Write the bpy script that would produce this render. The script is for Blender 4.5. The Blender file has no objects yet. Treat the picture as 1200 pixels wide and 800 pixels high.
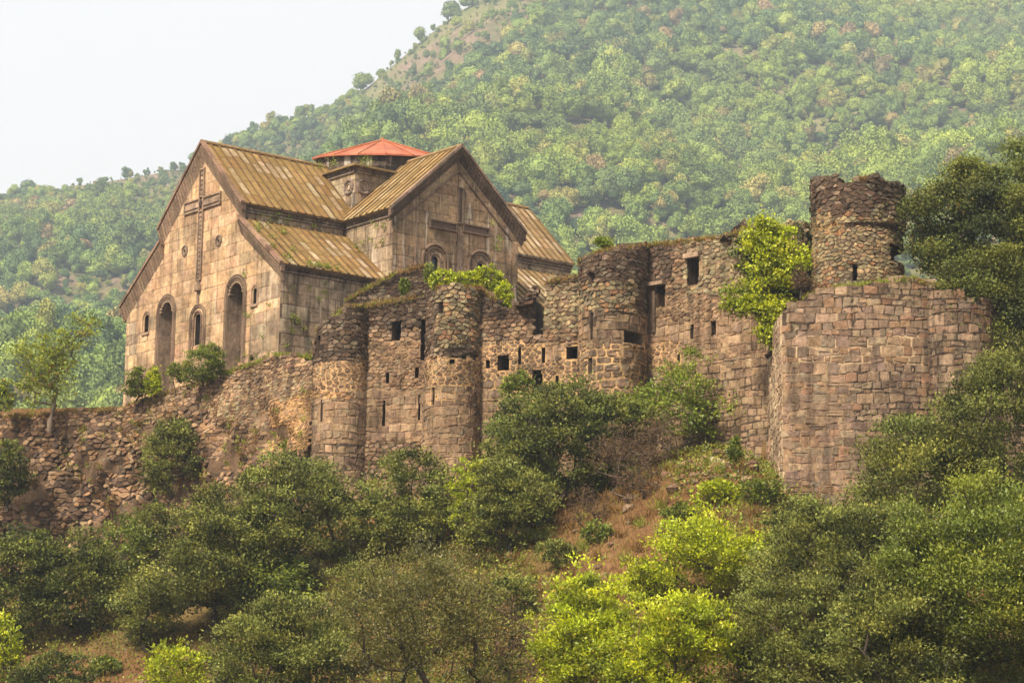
SUN_E, SKYC, SKY_S, EXPO, HAZE = 5.0, (10.0, 9.6, 9.2, 1), .067, .90, .00028
import bpy, math, random
import numpy as np
random.seed(7); RNG = np.random.default_rng(7)
SC = bpy.context.scene
COL = SC.collection
PI = math.pi

# ------------------------------------------------------------------ camera
FPX, PITCH, ROLL = 2600.0, 0.1754, 0.013
cp, sp, cr, sr = math.cos(PITCH), math.sin(PITCH), math.cos(ROLL), math.sin(ROLL)
FW = np.array([0, cp, sp]); R0 = np.array([1., 0, 0]); U0 = np.array([0, -sp, cp])
RT = R0*cr + U0*sr; UP = U0*cr - R0*sr
def proj(P):
    P = np.asarray(P, float); d = P @ FW
    return 600 + FPX*(P @ RT)/d, 400 - FPX*(P @ UP)/d
def ray(px, py): return FW + RT*((px-600)/FPX) - UP*((py-400)/FPX)
def at(px, py, Y):
    r = ray(px, py); return r*(Y/r[1])
def zsolve(X, Y, py):
    z = (861-py)/FPX*Y
    for _ in range(4):
        px, _y = proj((X, Y, z)); z = at(px, py, Y)[2]
    return z
cam = bpy.data.objects.new('camera', bpy.data.cameras.new('camera')); COL.objects.link(cam)
from mathutils import Matrix, Vector
cam.matrix_world = Matrix(((RT[0], UP[0], -FW[0], 0), (RT[1], UP[1], -FW[1], 0), (RT[2], UP[2], -FW[2], 0), (0, 0, 0, 1)))
cam.data.lens = FPX/1200*36; cam.data.sensor_width = 36
cam.data.clip_start = 1; cam.data.clip_end = 6000
SC.camera = cam

# ------------------------------------------------------------------ node helpers
def lin(c): return tuple(c)+(1.0,)
class NT:
    def __init__(s, name):
        s.m = bpy.data.materials.new(name); s.m.use_nodes = True
        s.t = s.m.node_tree; s.t.nodes.clear()
    def n(s, t, **k):
        nd = s.t.nodes.new(t)
        for a, b in k.items():
            if isinstance(a, str) and a.startswith('i_'):
                key = a[2:]; key = int(key) if key.isdigit() else key.replace('_', ' ')
                if isinstance(b, bpy.types.NodeSocket): s.t.links.new(b, nd.inputs[key])
                else: nd.inputs[key].default_value = b
            else: setattr(nd, a, b)
        return nd
    def l(s, a, b): s.t.links.new(a, b)
    def noise(s, vec, scale, detail=4, rough=.6):
        nd = s.n('ShaderNodeTexNoise'); s.l(vec, nd.inputs['Vector'])
        nd.inputs['Scale'].default_value = scale; nd.inputs['Detail'].default_value = detail; nd.inputs['Roughness'].default_value = rough
        return nd.outputs['Fac']
    def ramp(s, fac, stops, interp='LINEAR'):
        nd = s.n('ShaderNodeValToRGB'); s.l(fac, nd.inputs['Fac']); cr_ = nd.color_ramp; cr_.interpolation = interp
        while len(cr_.elements) < len(stops): cr_.elements.new(.5)
        for e, (p, c) in zip(cr_.elements, stops):
            e.position = p; e.color = (c, c, c, 1) if not isinstance(c, tuple) else lin(c)
        return nd.outputs['Color']
    def mix(s, fac, a, b, mode='MIX'):
        nd = s.n('ShaderNodeMix', data_type='RGBA', blend_type=mode)
        for k, v in ((0, fac), (6, a), (7, b)):
            if isinstance(v, bpy.types.NodeSocket): s.l(v, nd.inputs[k])
            else: nd.inputs[k].default_value = v if k == 0 else lin(v)
        return nd.outputs[2]
    def math(s, op, a, b=0.0, clamp=False):
        nd = s.n('ShaderNodeMath', operation=op, use_clamp=clamp)
        for k, v in ((0, a), (1, b)):
            if isinstance(v, bpy.types.NodeSocket): s.l(v, nd.inputs[k])
            else: nd.inputs[k].default_value = v
        return nd.outputs[0]
    def out(s, sh, disp=None):
        o = s.n('ShaderNodeOutputMaterial'); s.l(sh, o.inputs['Surface']); return s.m
    def pos(s): return s.n('ShaderNodeNewGeometry').outputs['Position']
    def stretch(s, vec, sc):
        nd = s.n('ShaderNodeMapping'); s.l(vec, nd.inputs['Vector']); nd.inputs['Scale'].default_value = sc
        return nd.outputs['Vector']
    def attr(s, name, kind='GEOMETRY'):
        nd = s.n('ShaderNodeAttribute', attribute_name=name, attribute_type=kind); return nd
    def bsdf(s, col, rough=.9, spec=.3, bump=None, bstr=.5, bdist=.05):
        b = s.n('ShaderNodeBsdfPrincipled')
        if isinstance(col, bpy.types.NodeSocket): s.l(col, b.inputs['Base Color'])
        else: b.inputs['Base Color'].default_value = lin(col)
        b.inputs['Roughness'].default_value = rough; b.inputs['Specular IOR Level'].default_value = spec
        if bump is not None:
            bp = s.n('ShaderNodeBump'); s.l(bump, bp.inputs['Height']); bp.inputs['Strength'].default_value = bstr; bp.inputs['Distance'].default_value = bdist
            s.l(bp.outputs['Normal'], b.inputs['Normal'])
        return b.outputs['BSDF']

def stone_mat(name, streak=0.0, lich=0.35, fine=6.0, pits=.5, white=0.0):
    t = NT(name); p = t.pos(); c = t.attr('col').outputs['Color']
    n1 = t.noise(p, fine, 6, .7); n2 = t.noise(p, .55, 4, .6); n3 = t.noise(p, 22, 4, .7)
    c = t.mix(1.0, c, t.ramp(n1, [(.3, .55), (.5, 1.0), (.7, 1.35)]), 'MULTIPLY')
    c = t.mix(.8, c, t.ramp(n2, [(.34, .46), (.5, .95), (.66, 1.22)]), 'MULTIPLY')
    c = t.mix(pits, c, t.ramp(n3, [(.35, .35), (.48, 1.0)]), 'MULTIPLY')
    # lichen: pale grey-green and ochre crusts
    l1 = t.ramp(t.noise(p, 2.3, 6, .75), [(.58, 0.), (.66, 1.)])
    c = t.mix(t.math('MULTIPLY', l1, lich), c, (.30, .29, .20))
    l2 = t.ramp(t.noise(t.stretch(p, (1, 1, 1.3)), 1.1, 7, .8), [(.60, 0.), (.68, 1.)])
    c = t.mix(t.math('MULTIPLY', l2, lich*.8), c, (.33, .20, .07))
    if streak:
        s1 = t.noise(t.stretch(p, (1.6, 1.6, .12)), 1.3, 5, .65)
        c = t.mix(streak, c, t.ramp(s1, [(.36, .30), (.5, 1.0)]), 'MULTIPLY')
        if white:
            s2 = t.ramp(t.noise(t.stretch(p, (2.2, 2.2, .22)), 1.1, 5, .7), [(.56, 0.), (.68, 1.)])
            c = t.mix(t.math('MULTIPLY', s2, white), c, (.62, .56, .47))
    return t.out(t.bsdf(c, .95, .15, t.math('ADD', n1, t.math('MULTIPLY', n3, .5)), .7, .06))
M = {}
M['rubble'] = stone_mat('weathered rubble stone', lich=.45, streak=.6)
M['ashlar'] = stone_mat('dressed tuff block', lich=.3, streak=.6)
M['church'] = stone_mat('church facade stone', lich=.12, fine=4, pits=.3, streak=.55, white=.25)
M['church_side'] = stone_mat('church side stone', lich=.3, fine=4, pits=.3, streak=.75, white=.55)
M['carved'] = stone_mat('carved dark stone', lich=.1, fine=9, pits=.6, streak=.3)

def roof_mat():
    t = NT('mossy stone roof'); p = t.pos(); c = t.attr('col').outputs['Color']
    n1 = t.noise(p, 3.0, 6, .75); n2 = t.noise(p, .5, 3, .6)
    c = t.mix(.9, c, t.ramp(n1, [(.3, .6), (.5, 1.0), (.72, 1.4)]), 'MULTIPLY')
    moss = t.ramp(t.noise(p, .7, 7, .8), [(.42, 0.), (.6, 1.)])
    c = t.mix(t.math('MULTIPLY', moss, .75), c, (.15, .098, .03))
    c = t.mix(.5, c, t.ramp(n2, [(.35, .7), (.6, 1.1)]), 'MULTIPLY')
    return t.out(t.bsdf(c, .9, .2, n1, .5, .03))
M['roof'] = roof_mat()
def red_mat():
    t = NT('red painted sheet metal'); p = t.pos()
    n = t.noise(p, 1.2, 5, .65)
    c = t.ramp(n, [(.3, (.22, .055, .022)), (.5, (.32, .085, .028)), (.66, (.36, .14, .06)), (.76, (.16, .08, .05))])
    return t.out(t.bsdf(c, .55, .4, n, .2, .02))
M['red'] = red_mat()
def flat(name, col, rough=.9, var=.4, scale=3):
    t = NT(name); n = t.noise(t.pos(), scale, 5, .7)
    c = t.mix(1.0, col, t.ramp(n, [(.3, 1-var), (.7, 1+var)]), 'MULTIPLY')
    return t.out(t.bsdf(c, rough, .2, n, .4, .04))
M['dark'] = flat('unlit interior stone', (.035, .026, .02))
M['glass'] = flat('grey window glass', (.10, .13, .17), .15, .2)
M['bark'] = flat('bark', (.055, .042, .032), .9, .5, 8)
M['palebark'] = flat('pale bark', (.16, .12, .09), .9, .4, 8)
M['teal'] = flat('teal plastic', (.02, .22, .20), .5, .2)

def leaf_mat(name, dark, light, autumn=None, trans=.25, rough=.5, spec=.35):
    t = NT(name); a = t.attr('col').outputs['Color']
    sx = t.n('ShaderNodeSeparateColor'); t.l(a, sx.inputs[0])
    c = t.mix(sx.outputs[0], dark, light)
    c = t.mix(t.math('MULTIPLY', sx.outputs[2], .75), c, t.mix(sx.outputs[0], tuple(x*y for x, y in zip(dark, (.6, .8, 1.1))), tuple(x*y for x, y in zip(light, (.55, .78, 1.1)))))
    if autumn: c = t.mix(t.ramp(sx.outputs[1], [(.88, 0.), (.93, 1.)]), c, autumn)
    b = t.bsdf(c, rough, spec)
    tr = t.n('ShaderNodeBsdfTranslucent'); t.l(c, tr.inputs['Color'])
    mx = t.n('ShaderNodeMixShader'); mx.inputs[0].default_value = trans
    t.l(b, mx.inputs[1]); t.l(tr.outputs[0], mx.inputs[2])
    return t.out(mx.outputs[0])
M['L_olive'] = leaf_mat('olive grey leaves', (.038, .043, .007), (.32, .315, .055), trans=.25, rough=.6, spec=.25)
M['L_dark'] = leaf_mat('dark glossy leaves', (.022, .029, .007), (.22, .23, .034), (.14, .10, .03), trans=.2, rough=.6, spec=.25)
M['L_green'] = leaf_mat('fresh green leaves', (.05, .066, .006), (.28, .31, .03), (.30, .26, .03))
M['L_yellow'] = leaf_mat('yellow green leaves', (.15, .17, .008), (.68, .70, .02), (.45, .36, .03), trans=.35)
M['L_brown'] = leaf_mat('sparse bronze leaves', (.06, .055, .012), (.27, .235, .05), (.25, .13, .04), trans=.25)
M['L_autumn'] = leaf_mat('turning leaves', (.10, .13, .012), (.42, .44, .035), (.40, .11, .03), trans=.35)
M['L_grass'] = leaf_mat('grass', (.15, .085, .028), (.34, .205, .07), (.24, .27, .04), trans=.3, rough=.8, spec=.1)
M['L_weed'] = leaf_mat('weed leaves', (.10, .14, .012), (.32, .37, .03), (.32, .22, .04), trans=.3)
M['L_dry'] = leaf_mat('dry twigs and leaves', (.10, .06, .035), (.22, .13, .06), (.12, .14, .03), trans=.2, rough=.9, spec=.1)

def ground_mat():
    t = NT('hillside soil'); p = t.pos()
    n1 = t.noise(p, 1.1, 8, .72); n2 = t.noise(p, .12, 5, .6); n3 = t.noise(p, 9, 5, .7)
    c = t.ramp(n1, [(.28, (.055, .030, .016)), (.45, (.15, .075, .036)), (.58, (.21, .115, .052)), (.75, (.26, .175, .10))])
    g = t.ramp(n2, [(.42, 0.), (.62, 1.)])
    c = t.mix(t.math('MULTIPLY', g, .45), c, (.10, .11, .03))
    c = t.mix(.7, c, t.ramp(n3, [(.3, .5), (.6, 1.2)]), 'MULTIPLY')
    return t.out(t.bsdf(c, 1.0, .05, t.math('ADD', n1, t.math('MULTIPLY', n3, .4)), 1.0, .25))
M['ground'] = ground_mat()
def hill_mat():
    t = NT('mountain scrub'); p = t.pos()
    n1 = t.noise(p, .05, 9, .75); n2 = t.noise(p, .008, 4, .6); n3 = t.noise(p, .35, 6, .75)
    c = t.ramp(n1, [(.3, (.07, .085, .03)), (.48, (.15, .125, .06)), (.56, (.21, .145, .10)), (.7, (.27, .19, .15))])
    c = t.mix(.8, c, t.ramp(n3, [(.35, .5), (.6, 1.25)]), 'MULTIPLY')
    c = t.mix(t.ramp(n2, [(.45, 0.), (.6, .5)]), c, (.15, .19, .04))
    return t.out(t.bsdf(c, 1.0, .05, n3, 1.0, 1.2))
M['hill'] = hill_mat()

# ------------------------------------------------------------------ object helpers
def setp(o, label=None, cat=None, group=None, kind=None):
    if label: o['label'] = label
    if cat: o['category'] = cat
    if group: o['group'] = group
    if kind: o['kind'] = kind
    return o
def thing(name, label, cat, loc=(0, 0, 0), group=None):
    o = bpy.data.objects.new(name, None); COL.objects.link(o); o.location = tuple(float(a) for a in loc); o.empty_display_size = .3
    return setp(o, label, cat, group)
def link(name, me, mat, parent=None):
    o = bpy.data.objects.new(name, me); COL.objects.link(o)
    if mat is not None and not me.materials: me.materials.append(mat)
    if parent is not None:
        o.parent = parent; w = parent; off = Vector((0, 0, 0))
        while w is not None: off += w.location; w = w.parent
        o.matrix_parent_inverse = Matrix.Identity(4); o.location = -off   # meshes are in world coordinates
    return o
class MB:
    """collects faces: verts, faces and a colour per face"""
    def __init__(s): s.v = []; s.f = []; s.c = []
    def add(s, vs, fs, col=(.5, .5, .5)):
        b = len(s.v); s.v.extend(vs)
        for f in fs: s.f.append([b+i for i in f]); s.c.append(col)
    def box(s, o, ax, ay, az, col=(.5, .5, .5)):
        """box with corner o and three edge vectors"""
        o, ax, ay, az = (np.asarray(q, float) for q in (o, ax, ay, az))
        vs = [o, o+ax, o+ax+ay, o+ay, o+az, o+ax+az, o+ax+ay+az, o+ay+az]
        s.add(vs, [(0, 3, 2, 1), (4, 5, 6, 7), (0, 1, 5, 4), (1, 2, 6, 5), (2, 3, 7, 6), (3, 0, 4, 7)], col)
    def tube(s, pts, r, n=6, col=(.5, .5, .5), cap=False):
        pts = [np.asarray(p, float) for p in pts]; k = len(pts)
        rs = r if hasattr(r, '__len__') else [r]*k; vs = []
        for i, p in enumerate(pts):
            d = pts[min(i+1, k-1)] - pts[max(i-1, 0)]; d = d/(np.linalg.norm(d)+1e-9)
            a = np.cross(d, (0, 0, 1)) if abs(d[2]) < .9 else np.cross(d, (1, 0, 0)); a /= np.linalg.norm(a)+1e-9; b = np.cross(d, a)
            for j in range(n):
                w = 2*PI*j/n; vs.append(p + (a*math.cos(w)+b*math.sin(w))*rs[i])
        fs = [(i*n+j, i*n+(j+1) % n, (i+1)*n+(j+1) % n, (i+1)*n+j) for i in range(k-1) for j in range(n)]
        if cap: fs += [tuple(range(n)), tuple(range((k-1)*n, k*n))]
        s.add(vs, fs, col)
    def mesh(s, name, smooth=False):
        me = bpy.data.meshes.new(name)
        me.from_pydata([tuple(map(float, q)) for q in s.v], [], s.f); me.update()
        at_ = me.attributes.new('col', 'FLOAT_COLOR', 'FACE')
        a = np.ones((len(s.c), 4), np.float32); a[:, :3] = np.array(s.c, np.float32).reshape(-1, 3)
        at_.data.foreach_set('color', a.ravel())
        if smooth: me.polygons.foreach_set('use_smooth', [True]*len(me.polygons))
        return me
    def build(s, name, mat, parent=None, smooth=False):
        if not s.f: return None
        return link(name, s.mesh(name, smooth), mat, parent)
def quads_mesh(name, V, colf, per=4):
    """V: (N*4,3) vertices of separate quads; colf: (N,3)"""
    n = len(V)//per; me = bpy.data.meshes.new(name)
    me.vertices.add(n*per); me.vertices.foreach_set('co', V.astype(np.float32).ravel())
    me.loops.add(n*per); me.loops.foreach_set('vertex_index', np.arange(n*per, dtype=np.int32))
    me.polygons.add(n); me.polygons.foreach_set('loop_start', np.arange(0, n*per, per, dtype=np.int32))
    me.polygons.foreach_set('loop_total', np.full(n, per, np.int32))
    me.update(calc_edges=True)
    a_ = me.attributes.new('col', 'FLOAT_COLOR', 'FACE'); a = np.ones((n, 4), np.float32); a[:, :3] = colf
    a_.data.foreach_set('color', a.ravel()); return me

# ------------------------------------------------------------------ masonry
def clip(poly, nx, ny, c):
    """keep the side nx*x+ny*y <= c"""
    out = []; k = len(poly)
    for i in range(k):
        a, b = poly[i], poly[(i+1) % k]; da = nx*a[0]+ny*a[1]-c; db = nx*b[0]+ny*b[1]-c
        if da <= 0: out.append(a)
        if da*db < 0:
            q = da/(da-db); out.append((a[0]+(b[0]-a[0])*q, a[1]+(b[1]-a[1])*q))
    return out
def area_c(p):
    A = cx = cy = 0.0
    for i in range(len(p)):
        x0, y0 = p[i]; x1, y1 = p[(i+1) % len(p)]; w = x0*y1-x1*y0; A += w; cx += (x0+x1)*w; cy += (y0+y1)*w
    A *= .5
    if abs(A) < 1e-6: return 0, p[0][0], p[0][1]
    return abs(A), cx/(6*A), cy/(6*A)
def coursed(u0, u1, z0, z1, h, w, jit, rnd, wav=0.0):
    out = []; lines = [z0]
    while lines[-1] < z1: lines.append(lines[-1]+rnd.uniform(*h))
    ph = [(rnd.uniform(0, 6), rnd.uniform(.25, .6), rnd.uniform(0, 6)) for _ in lines]
    zl = lambda k, u: lines[k] + wav*(math.sin(u*ph[k][1]+ph[k][0])*.6+math.sin(u*1.7+ph[k][2])*.4)
    for k in range(len(lines)-1):
        u = u0 - rnd.uniform(0, w[1])
        while u < u1:
            ww = rnd.uniform(*w); hh = lines[k+1]-lines[k]
            j = lambda: rnd.uniform(-jit, jit)
            a, b = u, u+ww
            if rnd.random() < .12 and hh > .3 and wav > 0:   # two thin stones on top of each other
                zm = .5+rnd.uniform(-.12, .12)
                m0 = zl(k, a)*(1-zm)+zl(k+1, a)*zm; m1 = zl(k, b)*(1-zm)+zl(k+1, b)*zm
                out.append([(a+j(), zl(k, a)+j()), (b+j(), zl(k, b)+j()), (b+j(), m1), (a+j(), m0)])
                out.append([(a+j(), m0), (b+j(), m1), (b+j(), zl(k+1, b)+j()), (a+j(), zl(k+1, a)+j())])
            else:
                out.append([(a+j(), zl(k, a)+j()), (b+j(), zl(k, b)+j()), (b+j(), zl(k+1, b)+j()), (a+j(), zl(k+1, a)+j())])
            u += ww
    return out
def vorono(u0, u1, z0, z1, cw, ch, rnd, jit=.42):
    nu = int((u1-u0)/cw)+3; nz = int((z1-z0)/ch)+3; S = {}
    for j in range(-1, nz+1):
        for i in range(-1, nu+1):
            S[i, j] = (u0+(i+.5*(j % 2)+rnd.uniform(-jit, jit))*cw, z0+(j+rnd.uniform(-jit, jit)*.9)*ch)
    out = []
    for j in range(0, nz):
        for i in range(0, nu):
            x, y = S[i, j]; P = [(x-1.2*cw, y-1.2*ch), (x+1.2*cw, y-1.2*ch), (x+1.2*cw, y+1.2*ch), (x-1.2*cw, y+1.2*ch)]
            for dj in (-1, 0, 1, -2, 2):
                for di in (-1, 0, 1, -2, 2):
                    if (di or dj) and (i+di, j+dj) in S:
                        a, b = S[i+di, j+dj]; nx, ny = (a-x)/cw**2, (b-y)/ch**2
                        P = clip(P, nx, ny, nx*(a+x)/2+ny*(b+y)/2)
                        if len(P) < 3: break
                if len(P) < 3: break
            if len(P) >= 3: out.append(P)
    return out

class Plan:
    def __init__(s, pts, step=.25, smooth=True):
        P = np.array(pts, float)[:, :2]; d = np.r_[0, np.cumsum(np.linalg.norm(np.diff(P, axis=0), axis=1))]
        n = max(2, int(d[-1]/step)+1); s.u = np.linspace(0, d[-1], n) if smooth else d
        s.X = np.interp(s.u, d, P[:, 0]); s.Y = np.interp(s.u, d, P[:, 1]); s.L = d[-1]
        dx = np.gradient(s.X, s.u); dy = np.gradient(s.Y, s.u); l = np.hypot(dx, dy)
        s.nx, s.ny = dy/l, -dx/l
    def P(s, u, z, off=0):
        X = np.interp(u, s.u, s.X); Y = np.interp(u, s.u, s.Y)
        if u < 0 or u > s.L:
            e = u if u < 0 else u-s.L; k = 0 if u < 0 else -1; X += -s.ny[k]*e; Y += s.nx[k]*e
        return np.array([X+np.interp(u, s.u, s.nx)*off, Y+np.interp(u, s.u, s.ny)*off, z])
    def u_of_px(s, px, py):
        best = None
        for u in np.linspace(0, s.L, 400):
            X = np.interp(u, s.u, s.X); Y = np.interp(u, s.u, s.Y)
            q = proj((X, Y, (861-py)/FPX*Y))[0]
            if best is None or abs(q-px) < best[0]: best = (abs(q-px), u)
        return best[1]

def outline_fn(plan, pts):
    """pts (px,py) outline -> z(u)"""
    xs = [p[0] for p in pts]; ys = [p[1] for p in pts]; U = np.linspace(-.5, plan.L+.5, 160); Z = []
    for u in U:
        X, Y, _ = plan.P(u, 0); px = proj((X, Y, 15))[0]
        for _ in range(2):
            z = zsolve(X, Y, np.interp(px, xs, ys)); px = proj((X, Y, z))[0]
        Z.append(z)
    return lambda u: float(np.interp(u, U, Z))

class Op:  # opening in (u,z), optional arched head
    rag = .0
    def __init__(s, u0, u1, z0, z1, arch=False): s.u0, s.u1, s.z0, s.z1, s.arch = u0, u1, z0, z1, arch; s.r = (u1-u0)/2; s.zs = z1-s.r if arch else z1
    def inside(s, u, z):
        if not (s.u0 < u < s.u1 and s.z0 < z < s.z1): return False
        return not (s.arch and z > s.zs and (u-(s.u0+s.u1)/2)**2+(z-s.zs)**2 > s.r**2)
    def clip(s, P):
        A, cx, cy = area_c(P); 
        if A == 0: return []
        if s.inside(cx, cy): return []
        xs = [p[0] for p in P]; ys = [p[1] for p in P]
        if max(xs) <= s.u0 or min(xs) >= s.u1 or max(ys) <= s.z0 or min(ys) >= s.z1: return P
        if s.arch and cy > s.zs:
            uc = (s.u0+s.u1)/2; dx, dy = cx-uc, cy-s.zs; l = math.hypot(dx, dy); dx /= l; dy /= l
            return clip(P, -dx, -dy, -(dx*uc+dy*s.zs+s.r))
        e = random.uniform(-.02, s.rag)
        g = [(s.u0-cx, 1, 0, s.u0+e), (cx-s.u1, -1, 0, -s.u1+e), (s.z0-cy, 0, 1, s.z0+e), (cy-s.z1, 0, -1, -s.z1+e)]
        g.sort(key=lambda q: -q[0]); return clip(P, *g[0][1:])

def stone(mb, plan, P, gap, d, col, rnd, base, batter, rough=.02, round_=.2, tilt=.12):
    A, cx, cy = area_c(P)
    if A < .004: return
    size = math.sqrt(A); Q = []
    k = len(P)
    for i in range(k):   # cut the corners
        a, b = P[i], P[(i+1) % k]
        if math.hypot(b[0]-a[0], b[1]-a[1]) < .03: continue
        Q.append((a[0]+(b[0]-a[0])*round_, a[1]+(b[1]-a[1])*round_)); Q.append((b[0]+(a[0]-b[0])*round_, b[1]+(a[1]-b[1])*round_))
    if len(Q) < 4: return
    tx, tz = rnd.gauss(0, tilt), rnd.gauss(0, tilt)
    f0 = 1-gap/size; f1 = f0-.04; f2 = f0*.74
    if f2 < .1: return
    ring = []
    for f, o in ((f0, -.05), (f1, d*.65), (f2, d)):
        r = []
        for (x, y) in Q:
            u, z = cx+(x-cx)*f, cy+(y-cy)*f
            off = o + ((u-cx)*tx+(z-cy)*tz if o > 0 else 0) + (rnd.uniform(-rough, rough) if o > 0 else 0)
            r.append(plan.P(u, z, base(u, z)+batter(u, z)+off))
        ring.append(r)
    n = len(Q); vs = ring[0]+ring[1]+ring[2]
    fs = [(j, (j+1) % n, n+(j+1) % n, n+j) for j in range(n)]+[(n+j, n+(j+1) % n, 2*n+(j+1) % n, 2*n+j) for j in range(n)]+[tuple(range(2*n, 3*n))]
    mb.add(vs, fs, col)

def jcol(c, rnd, v=.14, h=.04):
    k = max(.3, 1+rnd.gauss(0, v)); return tuple(max(.01, x*k*(1+rnd.uniform(-h, h))) for x in c)
WARM = (1.05, .975, .84)
def pick(pal, rnd, v=.11): return tuple(x*w for x, w in zip(jcol(pal[min(len(pal)-1, int(rnd.random()*len(pal)))], rnd, v), WARM))
PAL = {
 'dark': [(.09, .066, .052), (.062, .045, .037), (.12, .088, .068), (.18, .14, .11), (.105, .07, .052), (.08, .06, .048)],
 'pale': [(.30, .235, .155), (.24, .20, .14), (.36, .29, .19), (.20, .155, .11), (.28, .25, .17), (.16, .12, .09)],
 'green': [(.215, .185, .12), (.26, .22, .145), (.165, .14, .095), (.28, .21, .13), (.20, .145, .095), (.15, .13, .095), (.32, .25, .155), (.23, .135, .08)],
 'brown': [(.20, .135, .09), (.26, .18, .12), (.15, .10, .07), (.30, .21, .14), (.22, .165, .125)],
 'ash': [(.225, .158, .108), (.265, .188, .13), (.19, .135, .098), (.30, .22, .155), (.21, .152, .115)],
 'pink': [(.20, .145, .11), (.235, .17, .125), (.165, .122, .098), (.265, .20, .15), (.19, .145, .118), (.225, .145, .10)],
 'mort': [(.16, .115, .085), (.21, .15, .11), (.13, .095, .075), (.26, .185, .125)],
 'rock': [(.17, .11, .075), (.24, .165, .11), (.12, .08, .06), (.30, .21, .14), (.10, .07, .055), (.24, .15, .09)],
 'oran': [(.42, .27, .14), (.34, .22, .12), (.30, .19, .11), (.24, .16, .105)],
 'lite': [(.42, .34, .25), (.34, .27, .20), (.28, .20, .15)],
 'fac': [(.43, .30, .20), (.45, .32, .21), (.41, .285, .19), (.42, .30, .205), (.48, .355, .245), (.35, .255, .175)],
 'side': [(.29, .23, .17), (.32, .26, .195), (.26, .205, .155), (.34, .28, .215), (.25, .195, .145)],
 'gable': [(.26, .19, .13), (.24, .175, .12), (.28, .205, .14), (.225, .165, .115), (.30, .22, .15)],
}
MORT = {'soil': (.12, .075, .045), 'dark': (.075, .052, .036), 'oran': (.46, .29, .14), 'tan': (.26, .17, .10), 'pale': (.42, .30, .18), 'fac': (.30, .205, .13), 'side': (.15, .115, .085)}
LAY = {  # kind: (layout, size a, size b, gap, depth range, round, tilt)
 'rub': ('v', .36, .21, .018, (.015, .075), .16, .13),
 'fin': ('v', .29, .175, .018, (.012, .05), .17, .12),
 'roc': ('v', .40, .25, .02, (.0, .17), .14, .34),
 'big': ('c', (.26, .46), (.3, .85), .05, (.02, .05), .2, .06),
 'mrt': ('v', .33, .2, .045, (.012, .04), .2, .06),
 'ash': ('c', (.26, .44), (.28, .78), .014, (.015, .045), .07, .03),
 'sml': ('c', (.2, .3), (.22, .5), .016, (.01, .05), .1, .06),
 'blk': ('c', (.25, .44), (.26, .72), .014, (.012, .04), .07, .03),
 'fac': ('c', (.56, .86), (.45, 1.2), .006, (.012, .022), .03, .008),
}
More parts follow.
